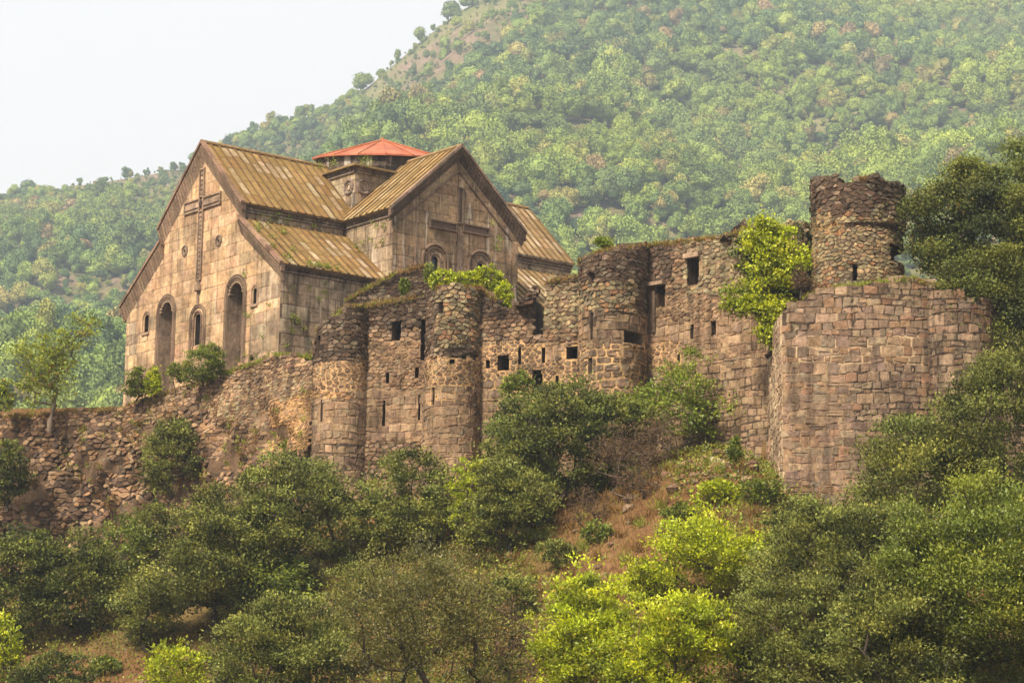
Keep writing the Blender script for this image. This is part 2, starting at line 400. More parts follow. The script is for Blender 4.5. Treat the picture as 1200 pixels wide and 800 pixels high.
def masonry(plan, zb, zt, zone, ops, seed, thick=1.4, batter=None, base=None, cell=.22, cut_top=False, kinks=(), u0=0, u1=None, wall_mat='rubble', parent=None, jit=.012, name='masonry', core_name='wall_core'):
    rnd = random.Random(seed); u1 = plan.L if u1 is None else u1
    batter = batter or (lambda u, z: 0.); base = base or (lambda u, z: 0.)
    us = np.linspace(u0, u1, 30); zmin = min(zb(u) for u in us); zmax = max(zt(u) for u in us)
    # backing
    def lines(a, b, edges):
        e = [q for q in edges if a+.02 < q < b-.02]
        g = [q for q in np.arange(a+cell, b-cell*.4, cell) if all(abs(q-w) > cell*.35 for w in e)]
        return sorted(set([a, b]+e+list(g)))
    LU = lines(u0, u1, [o.u0 for o in ops]+[o.u1 for o in ops]+list(kinks)); LZ = lines(zmin-.3, zmax+.1, [o.z0 for o in ops]+[o.z1 for o in ops])
    nu, nz = len(LU)-1, len(LZ)-1; solid = np.zeros((nu, nz), bool)
    for i in range(nu):
        uc = (LU[i]+LU[i+1])/2; t_, b_ = zt(uc), zb(uc)
        for j in range(nz):
            zc = (LZ[j]+LZ[j+1])/2
            solid[i, j] = LZ[j] < t_ and LZ[j+1] > b_-.3 and not any(o.inside(uc, zc) for o in ops)
    mb = MB(); cache = {}
    def V(i, j, side, uc):
        u = LU[i]; t_ = zt(u+(uc-u)*.02); z = min(LZ[j], t_)
        k = (i, j, side, round(t_, 3) if z < LZ[j] else 0)
        if k not in cache:
            o = base(u, z)+batter(u, z) + (rnd.uniform(-jit, jit) if side == 0 else -thick)
            cache[k] = len(mb.v); mb.v.append(plan.P(u, z, o))
        return cache[k]
    def F(ids, c): mb.f.append(list(ids)); mb.c.append(c)
    for i in range(nu):
        uc = (LU[i]+LU[i+1])/2
        for j in range(nz):
            if not solid[i, j]: continue
            zc = (LZ[j]+LZ[j+1])/2; X, Y, _ = plan.P(uc, zc); px, py = proj((X, Y, zc)); mc = MORT[zone(px, py, uc, zc)[2]]
            a = [V(i, j, 0, uc), V(i+1, j, 0, uc), V(i+1, j+1, 0, uc), V(i, j+1, 0, uc)]; b = [V(i, j, 1, uc), V(i+1, j, 1, uc), V(i+1, j+1, 1, uc), V(i, j+1, 1, uc)]
            F(a, mc); F(b[::-1], mc)
            for di, dj, e in ((-1, 0, (3, 0)), (1, 0, (1, 2)), (0, -1, (0, 1)), (0, 1, (2, 3))):
                ii, jj = i+di, j+dj
                if not (0 <= ii < nu and 0 <= jj < nz) or not solid[ii, jj]:
                    F((a[e[1]], a[e[0]], b[e[0]], b[e[1]]), tuple(x*.8 for x in mc))
    mb.build(core_name, M[wall_mat], parent)
    # stones
    st = MB(); lays = {}
    need = set()
    for u in np.linspace(u0, u1, 40):
        for z in np.linspace(zmin, zmax, 60):
            X, Y, _ = plan.P(u, z); px, py = proj((X, Y, z)); need.add(zone(px, py, u, z)[0])
    for kind in sorted(need):
        if kind == 'none': continue
        ty, a, b, gap, dr, rd, tl = LAY[kind]
        polys = vorono(u0-.3, u1+.3, zmin-.2, zmax+.4, a, b, rnd) if ty == 'v' else coursed(u0-.1, u1+.1, zmin-.2, zmax+.4, a, b, .012 if kind == 'fac' else .045, rnd, 0 if kind == 'fac' else .13)
        for P in polys:
            A, cx, cy = area_c(P)
            if A < .003 or cx < u0-.12 or cx > u1+.12 or cy < zb(cx)-.3: continue
            X, Y, _ = plan.P(cx, cy); px, py = proj((X, Y, cy)); kd, pal, mo = zone(px, py, cx, cy)[:3]
            if kd != kind: continue
            t_ = zt(cx)
            if cut_top:
                ks = [u0]+sorted(kinks)+[u1]
                parts = [P]
                for k_ in kinks:
                    np_ = []
                    for q in parts: np_ += [clip(q, 1, 0, k_), clip(q, -1, 0, -k_)]
                    parts = [q for q in np_ if len(q) >= 3]
                fin = []
                for q in parts:
                    A2, c2, _y = area_c(q)
                    if A2 < .004: continue
                    ea, eb = zt(c2-.02), zt(c2+.02); sl = (eb-ea)/.04; q = clip(q, -sl, 1, zt(c2)-sl*c2)
                    q = clip(q, 1, 0, u1); q = clip(q, -1, 0, -u0) if len(q) > 2 else q
                    if len(q) >= 3: fin.append(q)
                parts = fin
            else:
                if cy > t_ + rnd.uniform(-.02, .16): continue
                parts = [P]
            c = pick(PAL[pal], rnd, .06 if kind == 'fac' else .10)
            for q in parts:
                for o in ops:
                    q = o.clip(q)
                    if len(q) < 3: break
                if len(q) < 3: continue
                d = rnd.uniform(*dr)
                stone(st, plan, q, gap, d, c, rnd, base, batter, rough=.004 if kind == 'fac' else .018, round_=rd, tilt=tl)
    st.build(name, M[wall_mat], parent)

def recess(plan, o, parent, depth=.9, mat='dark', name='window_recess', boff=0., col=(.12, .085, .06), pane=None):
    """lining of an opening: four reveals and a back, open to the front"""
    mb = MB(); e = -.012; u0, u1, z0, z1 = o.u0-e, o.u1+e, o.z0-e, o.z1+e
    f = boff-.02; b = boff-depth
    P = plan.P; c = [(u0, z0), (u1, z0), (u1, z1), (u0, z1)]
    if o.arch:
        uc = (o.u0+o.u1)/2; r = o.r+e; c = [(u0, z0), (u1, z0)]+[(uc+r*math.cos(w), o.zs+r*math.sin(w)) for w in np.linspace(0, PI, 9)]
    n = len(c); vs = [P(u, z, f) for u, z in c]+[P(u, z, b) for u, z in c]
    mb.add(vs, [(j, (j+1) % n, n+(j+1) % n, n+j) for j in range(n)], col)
    mb.add(vs[n:], [tuple(range(n))], tuple(x*.22 for x in col))  # back coloured much darker than the reveals: painted shade of the depth
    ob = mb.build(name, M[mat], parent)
    return ob

# ------------------------------------------------------------------ the church
AA, W_, N_, Z1, Z4, Z2, Z3, S1, T_, S2, SE = .887, 17.0, 3.81, 25.47, 28.85, 29.65, 34.14, 7.11, -.68, 16.38, 24.7
eA = np.array([math.sin(AA), math.cos(AA)]); eB = np.array([-math.cos(AA), math.sin(AA)]); CD = 120.27
CO = np.array([-271/FPX*CD-.3, CD])
def CL(s, t, z): q = CO+eA*s+eB*t; return np.array([q[0], q[1], z])
def hit(px, py, n2, d):   # ray against the vertical plane n2.x = d
    r = ray(px, py); return r*(d/(r[:2] @ n2))
def fac(px, py): P = hit(px, py, eA, CO @ eA); return W_-(P[:2]-CO) @ eB, P[2]         # (u,z) on the west front
def tra(px, py): P = hit(px, py, eB, (CO+eB*T_) @ eB); return (P[:2]-CO) @ eA-S1, P[2]   # (u,z) on the transept front
BASE = 16.5
church = thing('church', 'large brown stone monastery church with mossy gabled roofs and a red cone over its drum', 'church', CL(12, 8.5, BASE))
pl = lambda s0, t0, s1, t1: Plan([CL(s0, t0, 0)[:2], CL(s1, t1, 0)[:2]], smooth=False)
MID = (S1+S2)/2
def z_aisle(t): t = min(t, W_-t); return Z1+(t+.4)*(Z4-Z1)/4.51
def z_nave(t): t = min(t, W_-t); return Z2+(t-N_)*(Z3-Z2)/(W_/2-N_)
def z_trans(s): return Z2+(min(s, 2*MID-s)-(S1-.4))*(34.17-Z2)/(MID-S1+.4)
TN = 4.15
pf = pl(0, W_, 0, 0)
def ztf(u): t = W_-u; return (z_nave(t) if TN < t < W_-TN else z_aisle(t))-.22
def opf(x0, y0, x1, y1, arch=True, f=fac, du=0):
    (a, _), (b, _) = f(x0, (y0+y1)/2), f(x1, (y0+y1)/2); xc = (x0+x1)/2
    return Op(a, b, f(xc, y1)[1], f(xc, y0)[1], arch)
niL = opf(186, 353, 200.5, 480); niR = opf(267, 330, 283.5, 440); wC = opf(228.8, 368, 234.5, 404); wL = opf(169.5, 369, 174, 390); wR = opf(297, 338, 300.6, 357); wT = opf(293.5, 418, 297, 427)
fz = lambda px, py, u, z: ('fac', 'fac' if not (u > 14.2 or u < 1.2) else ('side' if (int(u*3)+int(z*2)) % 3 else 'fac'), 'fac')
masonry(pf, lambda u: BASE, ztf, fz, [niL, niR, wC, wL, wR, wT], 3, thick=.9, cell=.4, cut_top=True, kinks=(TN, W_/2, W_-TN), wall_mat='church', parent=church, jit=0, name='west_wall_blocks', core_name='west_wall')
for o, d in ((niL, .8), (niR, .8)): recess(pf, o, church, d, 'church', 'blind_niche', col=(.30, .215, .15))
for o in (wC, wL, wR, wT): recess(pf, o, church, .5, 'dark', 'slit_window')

def moulding(plan, o, offs, r, parent, name='arch_moulding', foot=0, mat='carved', col=(.17, .115, .08), cusp=False, proud=.02, sill=False):
    mb = MB(); uc = (o.u0+o.u1)/2
    for k, e in enumerate(offs):
        R = o.r+e
        pts = [plan.P(uc-R, o.z0-foot, proud)]+[plan.P(uc-R*math.cos(w), o.zs+R*math.sin(w), proud) for w in np.linspace(0, PI, 15)]+[plan.P(uc+R, o.z0-foot, proud)]
        mb.tube(pts, r[k] if hasattr(r, '__len__') else r, 6, jcol(col, random, .08))
    if cusp:
        for w in np.linspace(.12, PI-.12, 11):
            c = (uc-(o.r-.03)*math.cos(w), o.zs+(o.r-.03)*math.sin(w)); mb.tube([plan.P(c[0], c[1], -.28), plan.P(c[0], c[1], .04)], .085, 6, (.33, .24, .16), True)
    if sill:
        R = o.r+offs[-1]; mb.box(plan.P(uc-R, o.z0-foot-.12, -.05), plan.P(uc+R, 0, 0)-plan.P(uc-R, 0, 0), plan.P(uc, 0, .16)-plan.P(uc, 0, 0), (0, 0, .14), col)
    mb.build(name, M[mat], parent)
moulding(pf, niL, (.07, .22, .36), (.06, .09, .06), church, cusp=True)
moulding(pf, niR, (.07, .22, .36), (.06, .09, .06), church, cusp=True)
moulding(pf, wC, (.16, .42, .56), (.08, .07, .08), church, foot=.6)
moulding(pf, wL, (.12, .2), (.03, .035), church, sill=True, col=(.32, .22, .15)); moulding(pf, wR, (.12, .2), (.03, .035), church, sill=True, col=(.32, .22, .15)); moulding(pf, wT, (.12,), .05, church)
# little arch inside the right-hand niche
(a0, z0), (a1, z1) = fac(275.5, 404), fac(282, 362); oi = Op(a0+.05, a1+.05, z0, z1, True)
pin = pl(.5, W_, .5, 0)
moulding(pin, oi, (.08, .2), .05, church, 'niche_arch'); mbx = MB()
mbx.add([pin.P(u, z, .02) for u, z in ((oi.u0, oi.z0), (oi.u1, oi.z0), (oi.u1, oi.zs), (oi.u0, oi.zs))]+[], [(0, 1, 2, 3)], (.06, .045, .035)); mbx.build('niche_dark_pane', M['carved'], church)  # flat dark pane filling the little arch

def relief(plan, quad, parent, name, h=.1, mat='carved', col=(.27, .19, .13), frame=True, groove=True):
    """raised carved panel; quad in (u,z): u0,u1,z0,z1"""
    u0, u1, z0, z1 = quad; mb = MB()
    def bx(a, b, c, d, o0, o1, cc): mb.box(plan.P(a, c, o0), plan.P(b, 0, 0)-plan.P(a, 0, 0), plan.P(a, 0, o1)-plan.P(a, 0, o0), (0, 0, d-c), cc)
    bx(u0, u1, z0, z1, -.02, h*.5, col)
    if frame:
        t = .09
        bx(u0, u0+t, z0, z1, h*.48, h*1.3, jcol(col, random)); bx(u1-t, u1, z0, z1, h*.48, h*1.3, jcol(col, random))
        bx(u0+t, u1-t, z0, z0+t, h*.48, h*1.27, jcol(col, random)); bx(u0+t, u1-t, z1-t, z1, h*.48, h*1.27, jcol(col, random))
    if groove:   # interlace pattern of small bosses
        L = z1-z0 > u1-u0; n = int(max(z1-z0, u1-u0)/.26)
        for i in range(1, n):
            q = i/n
            uu, zz = ((u0+u1)/2, z0+(z1-z0)*q) if L else (u0+(u1-u0)*q, (z0+z1)/2)
            w = min(u1-u0, z1-z0)*.22
            bx(uu-w, uu+w, zz-w, zz+w*.6, h*.48, h*1.1, jcol((.30, .21, .145), random, .2))
    mb.build(name, M[mat], parent)
cu, cz = fac(237.3, 239)
cross_w = .52; zb_ = fac(236.5, 328)[1]; zt_ = fac(240, 197)[1]
arm = .62
relief(pf, (cu-cross_w/2, cu+cross_w/2, zb_, cz-.4), church, 'cross_relief'); relief(pf, (cu-cross_w/2, cu+cross_w/2, cz+.4, zt_), church, 'cross_relief')
relief(pf, (fac(217, 249)[0], cu-.16, cz-.38, cz+.38), church, 'cross_relief'); relief(pf, (cu+.16, fac(260, 232)[0], cz-.38, cz+.38), church, 'cross_relief')
mb = MB(); mb.tube([pf.P(cu, cz, .0), pf.P(cu, cz, .14)], .2, 10, (.05, .035, .03), True)
mb.build('cross_boss', M['carved'], church); mb = MB(); mb.tube([pf.P(cu, fac(237, 357)[1], .05), pf.P(cu, zb_, .05)], .09, 8, (.2, .14, .1)); mb.build('cross_stem', M['carved'], church); mb = MB(); mb.tube([pf.P(cu, fac(237, 340)[1], .05), pf.P(cu, fac(237, 333)[1], .05)], .26, 10, (.24, .165, .11), True)
mb.build('cross_knop', M['carved'], church)
def rosette(plan, u, z, R, parent):
    mb = MB(); ws = np.linspace(0, 2*PI, 17)
    mb.tube([plan.P(u+R*math.cos(w), z+R*math.sin(w), .02) for w in ws], R*.22, 6, (.2, .145, .105))
    mb.tube([plan.P(u+R*.55*math.cos(w), z+R*.55*math.sin(w), .01) for w in ws], R*.16, 6, (.26, .19, .13))
    mb.tube([plan.P(u, z, -.02), plan.P(u, z, .05)], R*.28, 8, (.05, .04, .03), True); mb.build('rosette', M['carved'], parent)
for q in ((217, 294), (256.7, 282)): rosette(pf, *fac(*q), .3, church)
# rake moulding just under the gable
def rake(plan, pts, parent, name='rake_moulding', r=.06, off=.03, col=(.2, .14, .1)):
    mb = MB(); mb.tube([plan.P(u, z, off) for u, z in pts], r, 6, col); mb.build(name, M['carved'], parent)
uu = lambda t: W_-t
def frieze(plan, a, b, drop, out, parent, col=(.20, .14, .095), seed=1):
    """sloping carved band from the verge (out in front) down to the wall"""
    r = random.Random(seed); mb = MB(); a = np.array(a); b = np.array(b); L = np.linalg.norm(b-a); n = int(L/.14)
    for i in range(n):
        p, q = a+(b-a)*i/n, a+(b-a)*(i+1)/n; c = jcol(col if i % 2 else tuple(x*1.35 for x in col), r, .1); e = .03 if i % 2 else 0
        w = [plan.P(p[0], p[1], out-e), plan.P(q[0], q[1], out-e), plan.P(q[0], q[1]-drop, .02), plan.P(p[0], p[1]-drop, .02)]; v = [plan.P(p[0], p[1], -.05), plan.P(q[0], q[1], -.05), plan.P(q[0], q[1]-drop, -.05), plan.P(p[0], p[1]-drop, -.05)]
        mb.add(w+v, [(0, 1, 2, 3), (0, 4, 5, 1), (3, 2, 6, 7), (1, 5, 6, 2), (0, 3, 7, 4)], c)
    mb.build('carved_frieze', M['carved'], parent)
for k_, (ta, tb) in enumerate(((W_-N_-.1, 8.5), (8.5, N_+.1))):
    frieze(pf, (uu(ta), z_nave(ta)-.25), (uu(tb), z_nave(tb)-.25), .95, .36, church, seed=k_)
for k_, (ta, tb) in enumerate(((W_+.3, W_-TN-.05), (TN+.05, -.3))):
    frieze(pf, (uu(ta), z_aisle(ta)-.25), (uu(tb), z_aisle(tb)-.25), .8, .36, church, seed=5+k_)

# side walls
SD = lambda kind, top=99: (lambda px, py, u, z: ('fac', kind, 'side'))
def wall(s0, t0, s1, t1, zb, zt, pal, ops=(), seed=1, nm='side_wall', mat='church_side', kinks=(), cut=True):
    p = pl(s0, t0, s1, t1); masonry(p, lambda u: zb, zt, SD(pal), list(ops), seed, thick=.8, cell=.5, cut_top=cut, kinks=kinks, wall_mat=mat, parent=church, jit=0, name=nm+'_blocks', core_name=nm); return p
wall(.012, 0, S1-.012, 0, BASE, lambda u: Z1-.0, 'side', seed=11, nm='aisle_wall')
wall(.012, TN, S1+.2, TN, Z4-1.0, lambda u: Z2-.0, 'side', seed=12, nm='clerestory_wall')
wall(S1, TN+.3, S1, T_+.012, BASE, lambda u: Z2-.0, 'side', seed=13, nm='transept_wall')
ptr = pl(S1, T_, S2, T_)
tw1 = opf(506.5, 301, 512.5, 330, True, tra); tw2 = opf(560.3, 308.5, 565, 330, True, tra)
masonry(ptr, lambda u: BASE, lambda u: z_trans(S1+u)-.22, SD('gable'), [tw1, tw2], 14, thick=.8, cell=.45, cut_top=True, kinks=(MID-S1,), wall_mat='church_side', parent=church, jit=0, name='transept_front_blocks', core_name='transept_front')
for o in (tw1, tw2):
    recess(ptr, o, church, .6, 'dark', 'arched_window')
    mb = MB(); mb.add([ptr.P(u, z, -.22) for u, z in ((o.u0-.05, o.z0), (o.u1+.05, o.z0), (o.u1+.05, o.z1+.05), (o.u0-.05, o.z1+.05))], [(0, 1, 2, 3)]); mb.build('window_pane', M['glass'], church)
    moulding(ptr, o, (.18, .52, .72), (.05, .07, .1), church)
for x0, x1, y0, y1 in ((502, 534.4, 260, 269), (541.6, 572.5, 265, 275)):
    (u0, za), (u1, zb2) = tra(x0, (y0+y1)/2), tra(x1, (y0+y1)/2); zc = (za+zb2)/2
    relief(ptr, (u0, u1, zc-.27, zc+.27), church, 'cross_relief', h=.14, groove=False, col=(.13, .09, .065))
(u0, za), (u1, zb2) = tra(535.5, 262), tra(543, 221); relief(ptr, (u0, u1, za, zb2), church, 'cross_relief', h=.09, groove=False, frame=True, col=(.12, .085, .06))
(u0, za), (u1, zb2) = tra(535.5, 330), tra(543, 276); relief(ptr, (u0, u1, za, zb2), church, 'cross_relief', h=.07, groove=False, frame=False, col=(.2, .145, .1))
um = MID-S1
for k_, (ua, ub) in enumerate(((-.3, um), (um, 2*um+.3))):
    frieze(ptr, (ua, z_trans(S1+ua)-.25), (ub, z_trans(S1+ub)-.25), .6, .36, church, seed=9+k_, col=(.10, .072, .052))
rake(ptr, [(.5, z_trans(S1+.5)-1.35), (um, z_trans(MID)-1.5), (2*um-.5, z_trans(S1+.5)-1.35)], church, r=.08)
rake(ptr, [(1.6, BASE+4), (1.6, z_trans(S1+1.6)-1.2)], church, r=.06)
wall(S2, T_+.012, S2, TN+.3, BASE, lambda u: Z2, 'side', seed=15, nm='transept_wall')
wall(S2+.012, 0, SE, 0, BASE, lambda u: Z1, 'side', seed=16, nm='aisle_wall')
wall(S2-.2, TN, SE, TN, Z4-1.0, lambda u: Z2, 'side', seed=17, nm='clerestory_wall')
# east end and the north side
wall(SE, 0, SE, W_, BASE, lambda u: (z_nave(u) if TN < u < W_-TN else z_aisle(u))-.22, 'side', seed=18, nm='east_wall', kinks=(TN, W_/2, W_-TN))
wall(SE, W_, S2, W_, BASE, lambda u: Z1, 'side', seed=19, nm='aisle_wall'); wall(S1, W_, 0, W_, BASE, lambda u: Z1, 'side', seed=20, nm='aisle_wall')
wall(S2, W_-T_, S1, W_-T_, BASE, lambda u: z_trans(S2-u)-.22, 'side', seed=21, nm='transept_back', kinks=(MID-S1,))
wall(S1, W_-T_, S1, W_-TN, BASE, lambda u: Z2, 'side', seed=22, nm='transept_wall'); wall(S2, W_-TN, S2, W_-T_, BASE, lambda u: Z2, 'side', seed=23, nm='transept_wall')
wall(SE, W_-TN, 0, W_-TN, Z4-1, lambda u: Z2, 'side', seed=24, nm='clerestory_wall')

# cornices
def cornice(s0, t0, s1, t1, z, n=(0, 0), h=.36, out=.34, seed=1):
    a, b = CL(s0, t0, 0), CL(s1, t1, 0); d = (b-a)/np.linalg.norm(b-a); nn = np.array([d[1], -d[0], 0]); L = np.linalg.norm(b-a); mb = MB(); r = random.Random(seed); u = 0
    while u < L-.05:
        w = min(r.uniform(.6, 1.1), L-u); c = jcol((.15, .11, .08), r, .2)
        mb.box(a+d*u+(0, 0, z-h), d*(w-.012), nn*(out*.5), (0, 0, h*.55), c); mb.box(a+d*u+(0, 0, z-h*.45), d*(w-.012), nn*out, (0, 0, h*.42), jcol((.19, .14, .10), r, .2)); u += w
    mb.tube([a+nn*.06+(0, 0, z-h-.1), b+nn*.06+(0, 0, z-h-.1)], .07, 6, (.22, .17, .13))
    mb.build('cornice', M['church_side'], church)
cornice(.0, 0, S1, 0, Z1+.1); cornice(0, TN, S1, TN, Z2+.1, h=.4, out=.3); cornice(S1, TN-.3, S1, T_, Z2+.1); cornice(S2+.3, 0, SE, 0, Z1+.1); cornice(S2+.3, TN, SE, TN, Z2+.1, h=.4)

# roofs: long tapering stone strips with raised joints
PR = [(.245, .15, .052), (.235, .14, .048), (.26, .165, .062), (.22, .125, .042), (.235, .145, .05), (.24, .15, .055), (.36, .27, .17)]
def roof(name, A, B, C, D, strip, ntile, seed, thick=.24, up=1, scal=True, pal=PR):
    """A,B eave ends, C,D ridge ends (B-C and A-D run up the slope)"""
    A, B, C, D = (np.array(q, float) for q in (A, B, C, D)); r = random.Random(seed)
    nrm = np.cross(B-A, D-A); nrm /= np.linalg.norm(nrm)
    if nrm[2] < 0: nrm = -nrm
    slab = MB(); vs = [A-nrm*.04, B-nrm*.04, C-nrm*.04, D-nrm*.04]; vs += [v-nrm*(thick-.04) for v in vs]
    slab.add(vs, [(0, 1, 2, 3), (4, 7, 6, 5), (0, 4, 5, 1), (1, 5, 6, 2), (2, 6, 7, 3), (3, 7, 4, 0)], (.13, .09, .06))
    ro = slab.build(name, M['carved'], church)
    n = max(1, round(np.linalg.norm(B-A)/strip)); tl = MB(); rb = MB()
    P = lambda a, b: (A+(B-A)*a)*(1-b)+(D+(C-D)*a)*b
    for i in range(n):
        a0, a1 = i/n, (i+1)/n; cuts = [0]+sorted((k+r.uniform(-.25, .25))/ntile for k in range(1, ntile))+[1]
        sag = r.uniform(-.012, .012)
        for k in range(ntile):
            b0, b1 = cuts[k], cuts[k+1]; c = jcol(pal[int(r.random()*len(pal))], r, .07)
            lo, hi = .03+sag, .012+sag
            q = [P(a0+.003, b0), P(a1-.003, b0), P(a1-.003, b1), P(a0+.003, b1)]; w = [q[0]+nrm*lo, q[1]+nrm*lo, q[2]+nrm*hi, q[3]+nrm*hi]; v2 = [x-nrm*.05 for x in q]
            tl.add(w+v2, [(0, 1, 2, 3), (0, 4, 5, 1), (1, 5, 6, 2), (3, 7, 4, 0)], c)
    for i in range(n+1):
        a = i/n; c = jcol((.105, .062, .03), r, .15)
        j = [P(a, b)+nrm*(.045+r.uniform(-.012, .012)) for b in np.linspace(0, .955 if scal else 1, 7)]
        rb.tube(j, .062, 5, c)
        if scal and i < n:   # the joints end in little arches under the ridge
            e = np.linspace(0, PI, 7); m = [P(a+(1-math.cos(w))/2/n, .955+.028*math.sin(w))+nrm*.05 for w in e]; rb.tube(m, .05, 5, c)
    tl.build('roof_slabs', M['roof'], ro); rb.build('roof_joints', M['roof'], ro)
    return ro
zr = lambda s, t: CL(s, t, z_nave(t))
o_ = .35
roof('nave_roof', CL(-.3, N_, Z2), CL(MID, N_, Z2), CL(MID, W_/2, Z3), CL(-.3, W_/2, Z3), .56, 5, 1)
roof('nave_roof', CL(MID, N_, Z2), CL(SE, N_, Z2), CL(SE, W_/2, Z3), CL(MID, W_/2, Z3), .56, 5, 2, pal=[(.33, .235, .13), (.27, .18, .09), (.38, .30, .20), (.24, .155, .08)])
roof('nave_roof', CL(-.3, W_-N_, Z2), CL(SE, W_-N_, Z2), CL(SE, W_/2, Z3), CL(-.3, W_/2, Z3), .8, 3, 3)
roof('aisle_roof', CL(-.3, -.4, Z1), CL(S1, -.4, Z1), CL(S1, 4.11, Z4), CL(-.3, 4.11, Z4), .56, 5, 4, scal=False)
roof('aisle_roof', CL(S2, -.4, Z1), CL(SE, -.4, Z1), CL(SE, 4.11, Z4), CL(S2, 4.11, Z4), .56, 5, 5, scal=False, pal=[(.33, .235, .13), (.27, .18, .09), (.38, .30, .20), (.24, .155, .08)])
roof('aisle_roof', CL(-.3, W_+.4, Z1), CL(S1, W_+.4, Z1), CL(S1, W_-4.11, Z4), CL(-.3, W_-4.11, Z4), .8, 3, 6, scal=False)
roof('aisle_roof', CL(S2, W_+.4, Z1), CL(SE, W_+.4, Z1), CL(SE, W_-4.11, Z4), CL(S2, W_-4.11, Z4), .8, 3, 7, scal=False)
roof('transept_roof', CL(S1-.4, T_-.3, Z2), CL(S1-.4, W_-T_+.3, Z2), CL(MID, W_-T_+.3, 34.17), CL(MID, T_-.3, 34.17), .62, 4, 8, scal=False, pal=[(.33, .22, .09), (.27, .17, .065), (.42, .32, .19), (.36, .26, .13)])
roof('transept_roof', CL(S2+.4, T_-.3, Z2), CL(S2+.4, W_-T_+.3, Z2), CL(MID, W_-T_+.3, 34.17), CL(MID, T_-.3, 34.17), .62, 4, 9, scal=False)
# gable verge slabs and ridge caps
vg = MB()
def beam(mb, a, b, w, h, col):   # beam from a to b, w sideways (vector), h down
    a, b, w = np.array(a), np.array(b), np.array(w); mb.box(a, b-a, w, (0, 0, -h), col)
for (p, q) in (((N_, Z2), (W_/2, Z3)), ((W_-N_, Z2), (W_/2, Z3)), ((-.4, Z1), (TN, Z4+.03)), ((W_+.4, Z1), (W_-TN, Z4+.03))):
    L = 9
    for i in range(L):
        a = np.array(p)+(np.array(q)-np.array(p))*i/L; b = np.array(p)+(np.array(q)-np.array(p))*(i+.97)/L; c = jcol((.25, .155, .105), random, .14)
        beam(vg, CL(-.38, a[0], a[1]+.13), CL(-.38, b[0], b[1]+.13), CL(.28, 0, 0)-CL(0, 0, 0), .2, c)
        beam(vg, CL(-.26, a[0], a[1]-.1), CL(-.26, b[0], b[1]-.1), CL(.25, 0, 0)-CL(0, 0, 0), .34, jcol((.22, .15, .105), random, .14))
vg.build('gable_verge', M['carved'], church); vg = MB()
for (p, q) in (((S1-.4, Z2), (MID, 34.17)), ((S2+.4, Z2), (MID, 34.17))):
    for i in range(9):
        a = np.array(p)+(np.array(q)-np.array(p))*i/9; b = np.array(p)+(np.array(q)-np.array(p))*(i+.97)/9
        beam(vg, CL(a[0], T_-.38, a[1]+.13), CL(b[0], T_-.38, b[1]+.13), CL(0, .28, 0)-CL(0, 0, 0), .2, jcol((.24, .165, .12), random, .14))
        beam(vg, CL(a[0], T_-.26, a[1]-.1), CL(b[0], T_-.26, b[1]-.1), CL(0, .25, 0)-CL(0, 0, 0), .36, jcol((.14, .095, .07), random, .14))
vg.build('gable_verge', M['carved'], church)
rc = MB(); rc.tube([CL(-.35, W_/2, Z3+.02), CL(SE, W_/2, Z3+.02)], .13, 6, (.26, .17, .09)); rc.tube([CL(MID, T_-.35, 34.19), CL(MID, W_-T_+.3, 34.19)], .13, 6, (.26, .17, .09))
rc.build('ridge_cap', M['roof'], church)
# crossing base and drum
hb = 4.0; s0, t0 = MID-hb+.25, W_/2-hb
cpt = CL(s0, t0, 0); zc = zsolve(cpt[0], cpt[1], 194)
for (a, b, c, d) in ((s0, t0+2*hb, s0, t0), (s0, t0, s0+2*hb, t0), (s0+2*hb, t0, s0+2*hb, t0+2*hb), (s0+2*hb, t0+2*hb, s0, t0+2*hb)):
    wall(a, b, c, d, Z2-.5, lambda u: zc, 'side', seed=int(a*10), nm='drum_base')
    cornice(a, b, c, d, zc+.02, h=.3, out=.22)
for p, s, t in ((pl(s0, t0+2*hb, s0, t0), 2*hb-.62, 0), (pl(s0, t0, s0+2*hb, t0), .62, 0)):
    mb = MB(); ws = np.linspace(0, 2*PI, 17); zz = zsolve(cpt[0], cpt[1], 217)
    mb.tube([p.P(s+.42*math.cos(w), zz+.42*math.sin(w), .03) for w in ws], .1, 6, (.2, .15, .12)); mb.tube([p.P(s+.2*math.cos(w), zz+.2*math.sin(w), .02) for w in ws], .05, 6, (.2, .15, .12)); mb.build('ring_relief', M['carved'], church)
dc = CL(MID+.9, W_/2-.2, 0)
ro = MB(); e = .35; zt1 = zc+.05
cs = [CL(s0-e, t0-e, zt1), CL(s0+2*hb+e, t0-e, zt1), CL(s0+2*hb+e, t0+2*hb+e, zt1), CL(s0-e, t0+2*hb+e, zt1)]
top = [np.array([dc[0], dc[1], zt1+1.3])]; lo = [c-(0, 0, .12) for c in cs]
ro.add(cs+top+lo, [(0, 1, 4), (1, 2, 4), (2, 3, 4), (3, 0, 4), (0, 5, 6, 1), (1, 6, 7, 2), (2, 7, 8, 3), (3, 8, 5, 0), (8, 7, 6, 5)], (.22, .15, .07)); ro.build('base_roof', M['roof'], church)
zeave = zsolve(dc[0], dc[1], 187.5); zap = zsolve(dc[0], dc[1], 164); NG = 16; rd_ = random.Random(3)
ring = lambda R, z, k: np.array([dc[0]+R*math.cos(2*PI*(k+.3)/NG), dc[1]+R*math.sin(2*PI*(k+.3)/NG), z+(.17*R*math.sin(2*PI*(k+.3)/NG) if z > zt1+.6 else 0)])
dr = MB()
